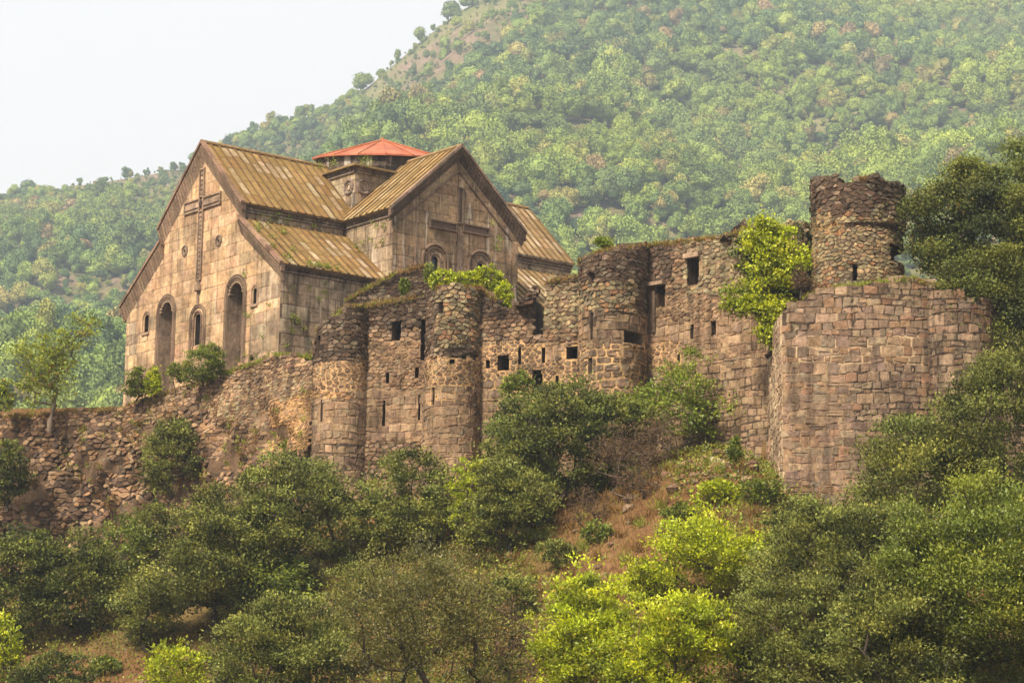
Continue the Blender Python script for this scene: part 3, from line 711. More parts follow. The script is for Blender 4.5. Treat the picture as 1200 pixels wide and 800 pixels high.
for k in range(NG):
    zz = zt1
    while zz < zeave-.1:
        z2 = min(zz+rd_.uniform(.4, .55), zeave); m = (ring(4.08, 0, k)+ring(4.08, 0, k+1))/2
        dr.add([ring(4.08, zz, k), ring(4.08, zz, k+1), ring(4.08, z2-.015, k+1), ring(4.08, z2-.015, k)], [(0, 1, 2, 3)], jcol((.075, .055, .042), rd_, .2)); zz = z2
dr.add([ring(4.05, zt1-.2, k) for k in range(NG)]+[ring(4.05, zeave, k) for k in range(NG)], [(k, (k+1) % NG, NG+(k+1) % NG, NG+k) for k in range(NG)], (.06, .045, .035))
dr.build('drum', M['church_side'], church)
rr = MB(); ap = np.array([dc[0], dc[1], zap])
for k in range(NG):
    a, b = ring(4.35, zeave, k), ring(4.35, zeave, k+1); sh = rd_.uniform(.9, 1.06)
    rr.add([a, b, ap], [(0, 1, 2)]); rr.add([a-(0, 0, .09), b-(0, 0, .09), b, a], [(0, 1, 2, 3)]); rr.add([a-(0, 0, .09), b-(0, 0, .09), np.array([dc[0], dc[1], zeave-.05])], [(0, 2, 1)])
red = rr.build('cone_roof', M['red'], church); sm = MB()
for k in range(NG): sm.tube([ring(4.37, zeave+.02, k), ap+(0, 0, .03)], .035, 4)
sm.tube([ap-(0, 0, .1), ap+(0, 0, .12)], .12, 8, cap=True); sm.build('seam', M['red'], red)

# ------------------------------------------------------------------ the fortress walls
def arc(c, hw, Ye, r, a0=0, a1=180, n=14, ref=450):
    return [at(c-hw*math.cos(math.radians(w)), ref, Ye-r*math.sin(math.radians(w)))[:2] for w in np.linspace(a0, a1, n)]
def line(*pp, ref=450): return [at(px, ref, Y)[:2] for px, Y in pp]
def ops_px(plan, boxes):
    out = []
    for b in boxes:
        x0, y0, x1, y1 = b[:4]; ua, ub = plan.u_of_px(x0, (y0+y1)/2), plan.u_of_px(x1, (y0+y1)/2); um_ = (ua+ub)/2; X, Y, _ = plan.P(um_, 0)
        out.append(Op(ua, ub, zsolve(X, Y, y1), zsolve(X, Y, y0), len(b) > 4 and b[4] == 'a'))
    return out
GROUND = lambda px: float(np.interp(px, [-100, 0, 100, 180, 260, 330, 400, 500, 560, 640, 700, 800, 880, 915, 960, 1000, 1100, 1200, 1300], [690, 680, 680, 690, 660, 620, 620, 620, 590, 590, 560, 540, 545, 590, 625, 640, 640, 640, 640]))
def fort(name, label, cat, pts, top, zone, boxes=(), thru=(), seed=1, thick=1.5, batter=None, base=None, group=None, cell=.22, closed_base=None, depth=.95, bot=None, rag=.22):
    p = Plan(pts); zt0 = outline_fn(p, top); ph = seed*1.7
    zt = lambda u: zt0(u)+rag*(.5*math.sin(u*2.9+ph)+.35*math.sin(u*6.7+ph*2)+.3*(math.sin(u*13.+ph) > .2)-.2)
    zb = bot or outline_fn(p, [(x, GROUND(x)) for x in range(-100, 1300, 20)])
    b0 = p.P(p.L/2, 0); loc = (b0[0], b0[1], zb(p.L/2)+.3)
    t = thing(name, label, cat, loc, group); t['kind'] = 'thing'
    Op.rag = .07
    ob = ops_px(p, boxes); ot = ops_px(p, thru)
    masonry(p, zb, zt, zone, ob+ot, seed, thick=thick, batter=batter, base=base, parent=t, cell=cell, name='stonework', core_name='wall_core')
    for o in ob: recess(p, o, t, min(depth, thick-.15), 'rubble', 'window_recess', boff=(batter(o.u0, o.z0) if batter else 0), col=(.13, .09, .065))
    return t, p, zt
yl = lambda px, *pp: float(np.interp(px, [a for a, b in pp], [b for a, b in pp]))
# retaining wall on the left, sloping outwards and turning to rock below
def z_ret(px, py, u, z):
    if py > 500 and math.sin(u*1.3+z*.8)+math.sin(u*.7-z*1.9+1)+.7*math.sin(u*3.7+z*2.9) > .75: return ('none', 'rock', 'soil')
    t_ = yl(px, (-90, 490), (0, 490), (150, 478), (200, 462), (270, 436), (320, 417), (368, 420))
    if px > 318 and py > 470-max(0, px-340)*.5 and py < 530: return ('fin', 'oran', 'oran')
    if py < t_+22: return ('rub', 'brown' if px > 170 else 'rock', 'dark')
    if px > 240 and py < 480+ (px-240)*.35: return ('fin', 'brown' if (u*3 % 2) > .7 else 'pale', 'tan')
    return ('roc', 'rock', 'dark') if py > 540 or px < 250 else ('rub', 'rock', 'tan')
n_rock = lambda u, z: .35*math.sin(u*.55+1)*math.sin(z*.8+u*.2)+.22*math.sin(u*1.7+z*1.3)+.14*math.sin(u*3.1-z*2.2)
fort('retaining_wall', 'long rough rubble retaining wall under the church front, crumbling into rock at its foot', 'wall', line((-95, 125), (0, 123), (80, 122), (150, 121), (250, 118), (300, 116), (340, 113.5), (374, 112.2)),
     [(-100, 490), (0, 490), (60, 487), (110, 482), (148, 479), (158, 471), (200, 462), (225, 456), (242, 450), (262, 440), (280, 430), (295, 425), (320, 418), (355, 419), (368, 422), (380, 425)],
     z_ret, [], seed=31, batter=lambda u, z: max(0, 19.0-z)*.16, base=lambda u, z: n_rock(u, z)*min(1, max(0, (18.6-z)/3)), thick=2.2)
zT1 = lambda px, py, u, z: ('rub', 'dark', 'dark') if py < 425-(px-370)*.1 else (('mrt', 'brown', 'oran') if py < 458 else (('fin', 'oran', 'oran') if py < 466 and px < 415 else (('ash', 'ash', 'tan') if py < 520 else ('blk', 'ash', 'dark'))))
fort('round_tower', 'slender half-round tower beside the church corner, dark rubble above pale squared blocks', 'tower', arc(400, 34, 112.0, 1.7),
     [(360, 405), (368, 398), (372, 385), (385, 373), (400, 363), (425, 359), (440, 357)], zT1, [(371, 393, 375.5, 419), (375.7, 468, 378.5, 494)], seed=32)
zC1 = lambda px, py, u, z: ('rub', 'dark' if py < 385 else 'brown', 'dark') if py < 400 else (('fin', 'brown', 'tan') if py < 455 else (('ash', 'ash', 'tan') if py < 512 else ('rub', 'brown', 'dark')))
fort('curtain_wall', 'short curtain wall between the two slender round towers, with two tall slits low down', 'wall', line((424, 111.2), (508, 110.2)),
     [(420, 359), (440, 356), (455, 349), (480, 346), (500, 349), (510, 342)], zC1,
     [(459.6, 376, 470, 399), (493, 374, 503, 422), (452, 436.5, 456, 449), (486, 430, 491, 443), (448, 469, 451.5, 499), (490, 463, 492.7, 492)], seed=33)
zT2 = lambda px, py, u, z: ('rub', 'green' if py < 410 and px > 512 else 'dark', 'dark') if py < 418 else (('mrt', 'brown', 'oran') if py < 452 else (('blk', 'ash', 'oran') if py < 475 else ('blk', 'ash', 'tan')))
fort('round_tower', 'half-round tower in the middle, topped with dry grass and bright green creeper', 'tower', arc(531, 33, 110.2, 1.8),
     [(495, 346), (505, 342), (512, 338), (520, 335), (545, 334), (560, 338), (575, 345)], zT2, [(507.4, 453.7, 511, 474.5), (527, 421, 533, 427), (541.5, 416, 547, 421), (554, 416, 558, 422), (514, 353.6, 519, 368)], seed=34,
     base=lambda u, z: .10 if z < zsolve(-3, 108, 419) else 0)
def zC2(px, py, u, z):
    if py < 400: return ('rub', 'pale' if px > 636 and py < 385 else ('dark' if py < 372 else 'brown'), 'tan' if px > 636 else 'dark')
    if 402 < py < 418 and px > 634: return ('ash', 'ash', 'oran')
    if py < 445: return ('mrt', 'mort', 'oran')
    return ('big', 'mort', 'oran') if py < 462 else ('blk', 'ash', 'oran')
fort('curtain_wall', 'broken curtain wall with light orange mortar and a square hole, gapped at its top', 'wall', line((554, 109.6), (690, 107.4)),
     [(550, 340), (566, 343), (575, 347), (584, 356), (597, 366), (603, 362), (607, 350), (619, 345), (624.9, 352), (625, 394), (637.0, 394), (637.2, 334), (645, 328), (652, 325), (660, 323), (674, 326), (679, 322), (700, 320)], zC2,
     [(569, 422, 574, 431.6), (583, 416, 596.7, 434), (607, 407, 610.7, 427), (634.8, 407, 639, 425), (623.5, 433, 636, 466, 'a'), (663.7, 406, 677, 420.5), (650.8, 440, 654.6, 456.6)], seed=35)
def zT3(px, py, u, z):
    if py < 366: return ('rub', 'dark' if py < 330 or px > 745 else 'green', 'dark')
    if py < 402: return ('ash', 'mort' if px > 700 else 'brown', 'dark' if py < 385 else 'tan')
    return ('big', 'mort', 'oran')
fort('round_tower', 'broad half-round tower bulging from the wall centre, weathered rubble above orange-mortared blocks', 'tower', arc(719, 41, 107.2, 2.3),
     [(670, 318), (679, 306), (687, 301), (700, 297), (722, 292), (757, 288), (770, 287)], zT3, [(688, 319, 697, 333), (691.7, 366, 695, 398), (689, 419, 694, 439), (731, 389, 753, 403)], seed=36)
def zC3(px, py, u, z):
    if py < 345: return ('rub', 'dark' if px < 790 and py < 330 else ('pale' if px > 800 else 'brown'), 'dark' if px < 790 else 'tan')
    if py < 376: return ('fin', 'brown', 'tan')
    if py < 399: return ('ash', 'ash', 'tan')
    if px < 800 and py < 440: return ('mrt', 'brown', 'oran')
    if py < 428: return ('sml', 'ash', 'tan')
    return ('blk', 'ash', 'dark')
wc3, p3, _ = fort('curtain_wall', 'tall curtain wall below the leafy climber, with a lintelled window near its grassy top', 'wall', line((752, 107), (840, 104), (945, 100.4)),
     [(745, 289), (757, 288), (785, 286), (810, 283), (845, 279), (880, 268), (915, 262), (950, 262)], zC3,
     [(804.8, 302.5, 819, 334), (809, 380, 813, 397), (833.5, 376, 839, 393.6), (793.6, 415, 796.8, 425)], [(769, 335, 779, 360)], seed=37)
for o in ops_px(p3, [(759, 322, 769, 390), (757, 321, 780, 334)]):
    mb = MB(); mb.box(p3.P(o.u0, o.z0, .02), p3.P(o.u1, 0, 0)-p3.P(o.u0, 0, 0), p3.P(o.u0, 0, .10)-p3.P(o.u0, 0, 0), (0, 0, o.z1-o.z0), (.12, .08, .055))
    if o.z1-o.z0 > 1.5: mb.build('doorway_jamb', M['ashlar'], wc3)
mb = MB(); o = ops_px(p3, [(755, 331.5, 781, 335.5)])[0]; mb.box(p3.P(o.u0, o.z0, -.1), p3.P(o.u1, 0, 0)-p3.P(o.u0, 0, 0), p3.P(o.u0, 0, .45)-p3.P(o.u0, 0, 0), (0, 0, o.z1-o.z0), (.27, .19, .13)); mb.build('lintel', M['ashlar'], wc3)
mb = MB(); o = ops_px(p3, [(803, 297, 821, 302.3)])[0]; mb.box(p3.P(o.u0, o.z0, -.1), p3.P(o.u1, 0, 0)-p3.P(o.u0, 0, 0), p3.P(o.u0, 0, .32)-p3.P(o.u0, 0, 0), (0, 0, o.z1-o.z0), (.36, .25, .17)); mb.build('lintel', M['ashlar'], wc3)
# bastion
def zB(px, py, u, z):
    if px < 917: return ('blk', 'lite', 'pale')
    if py > 560: return ('blk', 'pink', 'tan')
    if 395 < py < 428 and 925 < px < 1080: return ('blk', 'pink', 'pale')
    return ('blk', 'pink', 'dark' if py < 395 or px > 1000 else 'tan')
fort('bastion', 'high flat bastion of squared reddish blocks on the right, with a pale corner edge', 'bastion', [at(900, 450, 102)[:2], at(902.5, 450, 101)[:2], at(915, 450, 95.2)[:2], at(918, 450, 94.9)[:2], at(1000, 450, 94.2)[:2], at(1094, 450, 94.4)[:2]],
     [(895, 400), (905, 385), (915, 372), (922, 362), (935, 354), (950, 346), (975, 340), (1000, 337), (1020, 333), (1050, 328), (1072, 326), (1100, 336)], zB, [], seed=38, thick=1.3, rag=.08)
fort('round_tower', 'low half-round tower of brown blocks at the bastion, under the big dark tree', 'tower', arc(1127, 39, 94.6, 1.0),
     [(1080, 336), (1094, 338), (1110, 344), (1165, 352), (1180, 352)], lambda px, py, u, z: ('blk', 'pink', 'dark'), [], seed=39)
fort('curtain_wall', 'low block wall behind the big dark tree at the right edge', 'wall', line((1160, 94.8), (1290, 97)), [(1150, 350), (1300, 360)], lambda px, py, u, z: ('blk', 'pink', 'dark'), [], seed=40)
# watch turret above the bastion
def zTu(px, py, u, z): return ('rub', 'dark', 'dark') if py < 250+6*math.sin(px*.2) else (('fin', 'green', 'oran' if py < 275 and px < 990 else 'dark'))
pc = at(1005, 300, 99.4); R_ = 2.02
ptu = [pc[:2]+R_*np.array([-math.cos(w), -math.sin(w)]) for w in np.linspace(-.5, PI+.5, 26)]
zfl = zsolve(pc[0], 97.5, 262)
fort('watch_turret', 'ruined round turret rising behind the bastion, dark rough stones on a paler drum', 'tower', ptu,
     [(940, 216), (953, 212), (975, 209), (992, 210), (997, 213), (1010, 212), (1017, 207), (1026, 208), (1035, 213), (1050, 214), (1056, 222), (1062, 232), (1075, 240)], zTu,
     [(999, 309.7, 1004.5, 329.6), (1043, 293, 1047, 311)], seed=41, thick=.7, rag=.3, base=lambda u, z: (.06+.05*u/3 if z > zfl else 0), batter=lambda u, z: max(0, zfl-z)*.035, bot=lambda u: zsolve(pc[0], 97.5, 372), depth=.5)
# cross wall climbing towards the church behind the middle tower
fort('ruined_wall', 'dark ruined wall stub rising behind the middle tower against the church', 'wall', line((404, 113.4), (455, 113.2), (516, 113.0)),
     [(400, 352), (412, 348), (425, 341), (440, 335), (452, 328), (462, 321), (478, 312), (490, 309), (499, 314), (507, 327), (516, 345)], lambda px, py, u, z: ('fin', 'dark', 'dark'), [], seed=42, thick=1.0, bot=lambda u: 17.6)
# leaning remnants of a vault on the broken tops
def chunk(name, label, cat, quad, Y, thick, seed, col='dark'):
    """tilted slab of stones: quad = px polygon"""
    r = random.Random(seed); t = thing(name, label, cat, at(*quad[0], Y)); mb = MB()
    a, b, c, d = (at(x, y, Y) for x, y in quad); n = 7
    for i in range(n):
        for j in range(2):
            p = [(a+(b-a)*x)*(1-y)+(d+(c-d)*x)*y for x, y in ((i/n, j/2), ((i+1)/n, j/2), ((i+1)/n, (j+1)/2), (i/n, (j+1)/2))]
            o = [np.array([r.uniform(-.05, .05), r.uniform(-.12, .02), r.uniform(-.05, .05)]) for _ in range(4)]; f = [p[k]+o[k] for k in range(4)]; k2 = [q+(0, thick*r.uniform(.8, 1.1), 0) for q in f]
            mb.add(f+k2, [(0, 1, 2, 3), (0, 4, 5, 1), (1, 5, 6, 2), (2, 6, 7, 3), (3, 7, 4, 0), (4, 7, 6, 5)], pick(PAL[col], r))
    mb.build('vault_stones', M['rubble'], t)
chunk('vault_remnant', 'leaning broken arch stub on the gapped wall beside the church', 'ruin', [(605, 358), (626, 333), (633, 338), (622, 357)], 107.9, 1.1, 5)
chunk('vault_remnant', 'broken cornice slab jutting up on the wall beside the leafy climber', 'ruin', [(844, 279), (874, 257), (876, 266), (858, 281)], 103.2, .9, 6)

# ------------------------------------------------------------------ terrain
WL = np.array(line((-400, 128), (-95, 125), (0, 123), (80, 122), (150, 121), (250, 118), (300, 116), (340, 113.5), (372, 112.3), (430, 111), (500, 110.2), (560, 109.5), (680, 107.5), (757, 106.9), (840, 104))+[np.array([11.95, 101.9]), np.array([12.65, 96.5]), at(1094, 450, 94.6)[:2], at(1165, 450, 95)[:2], at(1290, 450, 97)[:2], at(1700, 450, 99)[:2]])
GP = [at(px, GROUND(px)-6, Yw-.6) for px, Yw in ((-200, 124), (-95, 123), (0, 121.5), (80, 120), (150, 119), (200, 117.5), (260, 115.5), (330, 112.5), (400, 110), (470, 109.5), (530, 107.8), (600, 108), (680, 106), (719, 104.5), (780, 105.5), (840, 103.5), (895, 101.5), (910, 96), (925, 94.3), (960, 93.6), (1040, 93.6), (1090, 93.5), (1127, 92.5), (1180, 93.8), (1250, 94.5))]
GP += [at(*q) for q in ((-150, 830, 99), (0, 815, 100), (120, 800, 101), (250, 800, 99), (350, 800, 96), (450, 800, 92), (550, 790, 88), (620, 665, 96), (680, 610, 100), (760, 566, 100), (840, 530, 98), (880, 540, 95), (905, 580, 92), (860, 600, 92), (780, 640, 92), (700, 700, 90), (650, 760, 87), (600, 800, 84), (700, 830, 80), (850, 700, 86), (930, 640, 90), (900, 830, 77), (1050, 830, 75), (1200, 830, 74), (1000, 720, 83), (1200, 700, 83), (1100, 640, 88), (1200, 600, 89), (1350, 700, 82), (1350, 850, 72), (560, 660, 100), (480, 660, 102), (420, 640, 105), (1200, 560, 92))]
GP += [np.array(q, float) for q in ((0, 0, -1.7), (30, 0, -2), (-30, 0, -2), (0, 40, -1.6), (35, 40, -1.4), (-40, 50, -1.5), (0, 65, -.6), (30, 62, -.4), (-35, 75, -.6), (-80, 60, -2), (80, 60, 0), (-90, 110, 6), (80, 95, 14), (0, -60, -4), (-120, -40, -5), (120, -40, -5))]
GP = np.array(GP)
D_ = np.linalg.norm(GP[:, None, :2]-GP[None, :, :2], axis=2)
ksys = np.zeros((len(GP)+3,)*2); ksys[:len(GP), :len(GP)] = D_+np.eye(len(GP))*-.3; ksys[:len(GP), -3] = 1; ksys[:len(GP), -2:] = GP[:, :2]; ksys[-3:, :len(GP)] = ksys[:len(GP), -3:].T
kw = np.linalg.solve(ksys, np.r_[GP[:, 2], 0, 0, 0])
def hash2(x, y, s=1.0):
    return (np.sin(x*.9*s+1.3)*np.cos(y*.7*s+.4)+.6*np.sin(x*2.1*s-y*1.4*s)+.35*np.sin(x*3.9*s+y*4.3*s+1)+.2*np.cos(x*8.1*s-y*6.9*s))/2.15
def terrain(X, Y, noise=True):
    X = np.asarray(X, float); Y = np.asarray(Y, float); sh = X.shape; x, y = X.ravel(), Y.ravel()
    f = np.empty(len(x))
    for i in range(0, len(x), 20000):
        xs, ys = x[i:i+20000], y[i:i+20000]; d = np.hypot(xs[:, None]-GP[None, :, 0], ys[:, None]-GP[None, :, 1])
        f[i:i+20000] = d @ kw[:len(GP)] + kw[-3] + kw[-2]*xs + kw[-1]*ys
    far = np.clip((np.hypot(x, y-60)-90)/120, 0, 1); f = f*(1-far)+(-3)*far
    if noise: f = f+hash2(x, y, .9)*.18*np.clip((y-50)/20, 0, 1)
    yw = np.interp(x, WL[:, 0], WL[:, 1])
    plat = np.interp(x, [-40, -10, 5, 11, 12.5, 20, 40], [17.9, 17.6, 17.2, 17.6, 18.9, 19.4, 18.5]); plat = plat*(1-np.clip((y-150)/60, 0, 1))+4*np.clip((y-150)/60, 0, 1)
    w = np.clip((y-yw-.35)/.75, 0, 1); f = f*(1-w)+plat*w
    return f.reshape(sh)
xs = np.concatenate([np.arange(-600, -50, 25), np.arange(-50, 48, .5), np.arange(48, 601, 25)]); ys = np.concatenate([np.arange(-150, 55, 12), np.arange(55, 90, .6), np.arange(90, 130, .35), np.arange(130, 330, 8)])
GX, GY = np.meshgrid(xs, ys); GZ = terrain(GX, GY); nx_, ny_ = len(xs), len(ys)
def grid_mesh(name, X, Y, Z, mat):
    ny, nx = X.shape; V = np.stack([X, Y, Z], -1).reshape(-1, 3); i = (np.arange(ny-1)[:, None]*nx+np.arange(nx-1)[None]).ravel()
    F = np.stack([i, i+1, i+nx+1, i+nx], -1); me = bpy.data.meshes.new(name)
    me.vertices.add(len(V)); me.vertices.foreach_set('co', V.astype(np.float32).ravel()); me.loops.add(F.size); me.loops.foreach_set('vertex_index', F.astype(np.int32).ravel())
    me.polygons.add(len(F)); me.polygons.foreach_set('loop_start', np.arange(0, F.size, 4, dtype=np.int32)); me.polygons.foreach_set('loop_total', np.full(len(F), 4, np.int32)); me.polygons.foreach_set('use_smooth', np.ones(len(F), bool)); me.update(calc_edges=True)
    return link(name, me, mat)
setp(grid_mesh('ground', GX, GY, GZ, M['ground']), kind='structure')
def thit(px, py):
    """where the view ray meets the hillside"""
    r = ray(px, py); Ys = np.arange(58, 124, .25); P = r[None]*(Ys/r[1])[:, None]; d = terrain(P[:, 0], P[:, 1], False)-P[:, 2]
    k = np.argmax(d > 0); return np.array([P[k, 0], P[k, 1], P[k, 2]])

# the mountain
SKY = [(-400, 262), (-100, 230), (0, 219), (90, 203), (150, 194), (220, 182), (262, 166), (300, 143), (340, 130), (395, 114), (430, 88), (460, 62), (490, 37), (520, 12), (545, -6), (580, -24), (700, -48), (850, -46), (960, -28), (1040, -6), (1080, 3), (1150, 3), (1200, -4), (1400, 0), (1700, 40)]
YR = 1300.
SKX = [at(p[0], p[1]+14, YR)[0] for p in SKY]; SKZ = [at(p[0], p[1]+14, YR)[2] for p in SKY]
def mountain(X, Y):
    zr_ = np.interp(X, SKX, SKZ)
    q = np.clip((Y-200)/(YR-200), 0, 1.6); up = np.where(q <= 1, q**1.45, 1-(q-1)*.9)
    z = -4+(zr_+4)*up
    bump = 27*np.sin(X*.016+Y*.006)*np.sin(Y*.011-X*.007+1)+9*np.sin(X*.043-Y*.02)*np.cos(Y*.026+X*.013)+3*np.sin(X*.11+Y*.07)*np.sin(Y*.09-X*.05)
    return z+bump*np.clip(q*2.2, 0, 1)*np.clip((1.0-q)*3, .0, 1)
MX, MY = np.meshgrid(np.arange(-700, 701, 9.), np.arange(230, 1560, 9.))
setp(grid_mesh('mountain', MX, MY, mountain(MX, MY), M['hill']), kind='structure')

# ------------------------------------------------------------------ plants
def leaves(C, D, L, W, rg):
    """diamond leaves: base C (N,3), direction D, length L, width W -> (N*4,3)"""
    n = len(C); D = D/(np.linalg.norm(D, axis=1, keepdims=True)+1e-9); r = rg.normal(size=(n, 3)); S = np.cross(D, r); S /= np.linalg.norm(S, axis=1, keepdims=True)+1e-9
    L = np.broadcast_to(np.asarray(L, float), (n,))[:, None]; W = np.broadcast_to(np.asarray(W, float), (n,))[:, None]
    nn = np.cross(S, D)*L*.12
    V = np.stack([C, C+D*L*.45+S*W*.5+nn, C+D*L, C+D*L*.45-S*W*.5+nn], 1); return V.reshape(-1, 3)
def skeleton(targets, base, rg, wig=.12, bias=.35):
    nodes = [np.array(base, float)]; par = [-1]; order = np.argsort(np.linalg.norm(targets-base, axis=1))
    tips = []
    for k in order:
        t = targets[k]; N = np.array(nodes); dist = np.linalg.norm(N-t, axis=1)+bias*np.linalg.norm(N-base, axis=1)*0+np.maximum(0, N[:, 2]-t[2])*.8
        j = int(np.argmin(dist)); a = N[j]; L = np.linalg.norm(t-a); m = max(1, int(L/.55)); prev = j
        for i in range(1, m+1):
            q = i/m; p = a+(t-a)*q+rg.normal(size=3)*wig*L*.25*math.sin(PI*q)+np.array([0, 0, -.10*L*math.sin(PI*q)]); nodes.append(p); par.append(prev); prev = len(nodes)-1
        tips.append(prev)
    cnt = np.zeros(len(nodes)); 
    for t in tips:
        while t != -1: cnt[t] += 1; t = par[t]
    return nodes, par, cnt
def branch_mesh(nodes, par, cnt, r0, name, mat, parent, rmin=.012):
    mb = MB(); tot = cnt[0]
    ch = {}
    for i, p in enumerate(par): ch.setdefault(p, []).append(i)
    rad = lambda i: max(rmin, r0*(cnt[i]/tot)**.5)
    # chains
    st = [(0, c) for c in ch.get(0, [])]
    while st:
        a, i = st.pop(); pts = [nodes[a], nodes[i]]; rs = [min(rad(a), rad(i)*1.25), rad(i)]
        while True:
            k = sorted(ch.get(i, []), key=lambda q: -cnt[q])
            if not k: break
            for e in k[1:]: st.append((i, e))
            i = k[0]; pts.append(nodes[i]); rs.append(rad(i))
        mb.tube(pts, rs, 6 if rs[0] > .06 else 4)
    return mb.build(name, M[mat], parent, True)
# species: leaf material, leaf length, width, density (leaves per square pixel of crown), clump radius (share of width), bark, trunk radius, hollow, kind
SP = {
 'olive':  dict(m='L_olive', l=.15, w=.075, d=1.0, cr=.085, up=.35, hol=.62),
 'dark':   dict(m='L_dark', l=.15, w=.085, d=1.0, cr=.085, up=.2, hol=.6),
 'green':  dict(m='L_green', l=.15, w=.085, d=.75, cr=.10, up=.3, hol=.5),
 'yellow': dict(m='L_yellow', l=.16, w=.09, d=.50, cr=.075, up=.3, hol=.25),
 'brown':  dict(m='L_brown', l=.12, w=.06, d=.46, cr=.075, up=.3, hol=.3),
 'sumac':  dict(m='L_green', l=.24, w=.09, d=.45, cr=.13, up=-.2, hol=.4),
 'autumn': dict(m='L_autumn', l=.17, w=.085, d=.42, cr=.085, up=.3, hol=.2),
 'twig':   dict(m='L_dry', l=.12, w=.035, d=.30, cr=.09, up=.5, hol=.1),
 'ivy':    dict(m='L_green', l=.17, w=.12, d=1.1, cr=.09, up=.1, hol=.5),
}
NPL = [0]
def plant(name, cat, label, sp, base, w, h, Y=None, group=None, lobes=None, trunk=.0, seed=None, dens=1.0, depth=.85, leafk=1.0, stem=None, bark='bark', tr=None, mat=None):
    """base (px,py) of the stem foot; w,h in pixels of the crown; trunk: share of the height without leaves"""
    NPL[0] += 1; seed = NPL[0]*13+5 if seed is None else seed; rg = np.random.default_rng(seed); s = SP[sp]
    P0 = thit(*base) if Y is None else at(*base, Y)
    k = P0[1]/FPX/1.0; Wm, Hm = w*k, h*k
    t = thing(name, label, cat, P0, group)
    if Y is None: P0 = P0-np.array([0, 0, .15])
    # crown envelope made of lobes (unit coordinates x -.5...5, z 0..1)
    if lobes is None:
        lobes = [(0, 0, .52, .36, .42)]
        n = 8
        for i in range(n):
            a = 2*PI*i/n+rg.uniform(-.3, .3); r_ = rg.uniform(.18, .30); z = rg.uniform(.3, .72); q = rg.uniform(.15, .24)
            lobes.append((r_*math.cos(a), r_*math.sin(a), z, q, q*1.1))
        lobes.append((rg.uniform(-.1, .1), 0, .78, .2, .2))
    L = np.array([(l[0]*Wm, l[1]*Wm*depth, (trunk+(1-trunk)*l[2])*Hm, l[3]*Wm, l[3]*Wm*depth, l[4]*Hm*(1-trunk)) for l in lobes])
    vol = np.array([l[3]*l[5]*1. for l in L]); leafk = leafk*.88; n_leaf = int(w*h*s['d']*dens*.88/leafk**2); crm = s['cr']*min(Wm, Hm)*.92
    n_cl = int(max(14, min(480, .95*(Wm*Hm)/(crm**2)))); cs = []
    while len(cs) < n_cl:
        i = rg.choice(len(L), p=vol/vol.sum()); d = rg.normal(size=3); d /= np.linalg.norm(d); f = s['hol']+(1-s['hol'])*rg.uniform()**.7
        f = 1-(1-f)*1.0; c = L[i, :3]+d*L[i, 3:]*f
        if rg.uniform() < .14: c = L[i, :3]+(c-L[i, :3])*rg.uniform(1.08, 1.28)
        deep = ((c-L[:, :3])/L[:, 3:]); dd = (deep**2).sum(1)
        if (dd < (s['hol']*.85)**2).any() or c[2] < .02*Hm: continue
        cs.append(c)
    cs = np.array(cs); per = max(6, n_leaf//n_cl); idx = np.repeat(np.arange(n_cl), per); m = len(idx)
    cen = np.array([0, 0, Hm*(trunk+.35)]); outd = cs-cen; outd /= np.linalg.norm(outd, axis=1, keepdims=True)+1e-9
    size = rg.uniform(.7, 1.35, n_cl)[idx, None]
    off = rg.normal(size=(m, 3))*crm*np.array([.62, .62, .33])*size; C = cs[idx]+off
    D = outd[idx]*.7+rg.normal(size=(m, 3))*.75+np.array([0, 0, s['up']])
    if sp == 'sumac': D = off/(np.linalg.norm(off, axis=1, keepdims=True)+1e-9)+np.array([0, 0, -.4])+rg.normal(size=(m, 3))*.2
    l = s['l']*leafk*rg.uniform(.55, 1.35, m)*(P0[1]/90)**.5; V = leaves(C, D, l, l*s['w']/s['l'], rg)
    clt = rg.uniform(0, 1, n_cl); tint = np.clip(.02+.85*clt[idx]+.12*np.clip(off[:, 2]/(crm*.4), -1, 1.5)+rg.normal(size=m)*.10, 0, 1)  # upper leaves of each clump tinted lighter, painting in lit tops
    ca = np.clip(rg.uniform(0, 1, n_cl)[idx]*.55+rg.uniform(0, 1, m)*.45, 0, 1)
    V += P0
    me = quads_mesh('crown', V, np.stack([tint, ca, np.clip(rg.uniform(0, 1, n_cl)[idx]*.8+rg.normal(size=m)*.12, 0, 1)], 1)); cr_ = link('crown', me, M[mat or s['m']], t)
    # stem and limbs
    sel = cs[rg.permutation(n_cl)[:min(n_cl, 130 if sp in ('brown', 'yellow', 'autumn', 'twig') else 50)]]
    nodes, par, cnt = skeleton(sel, np.array([0, 0, 0.]), rg)
    nodes = [n_+P0 for n_ in nodes]
    r0 = tr or max(.03, min(.16, .022*Hm+.01)); branch_mesh(nodes, par, cnt, r0, 'trunk', bark, t)
    return t
tree = lambda *a, **k: plant('tree', 'tree', *a, **k)
bush = lambda *a, **k: plant('bush', 'bush', *a, **k)
VINE = lambda *a, **k: plant('climbing_plant', 'climber', *a, **k)
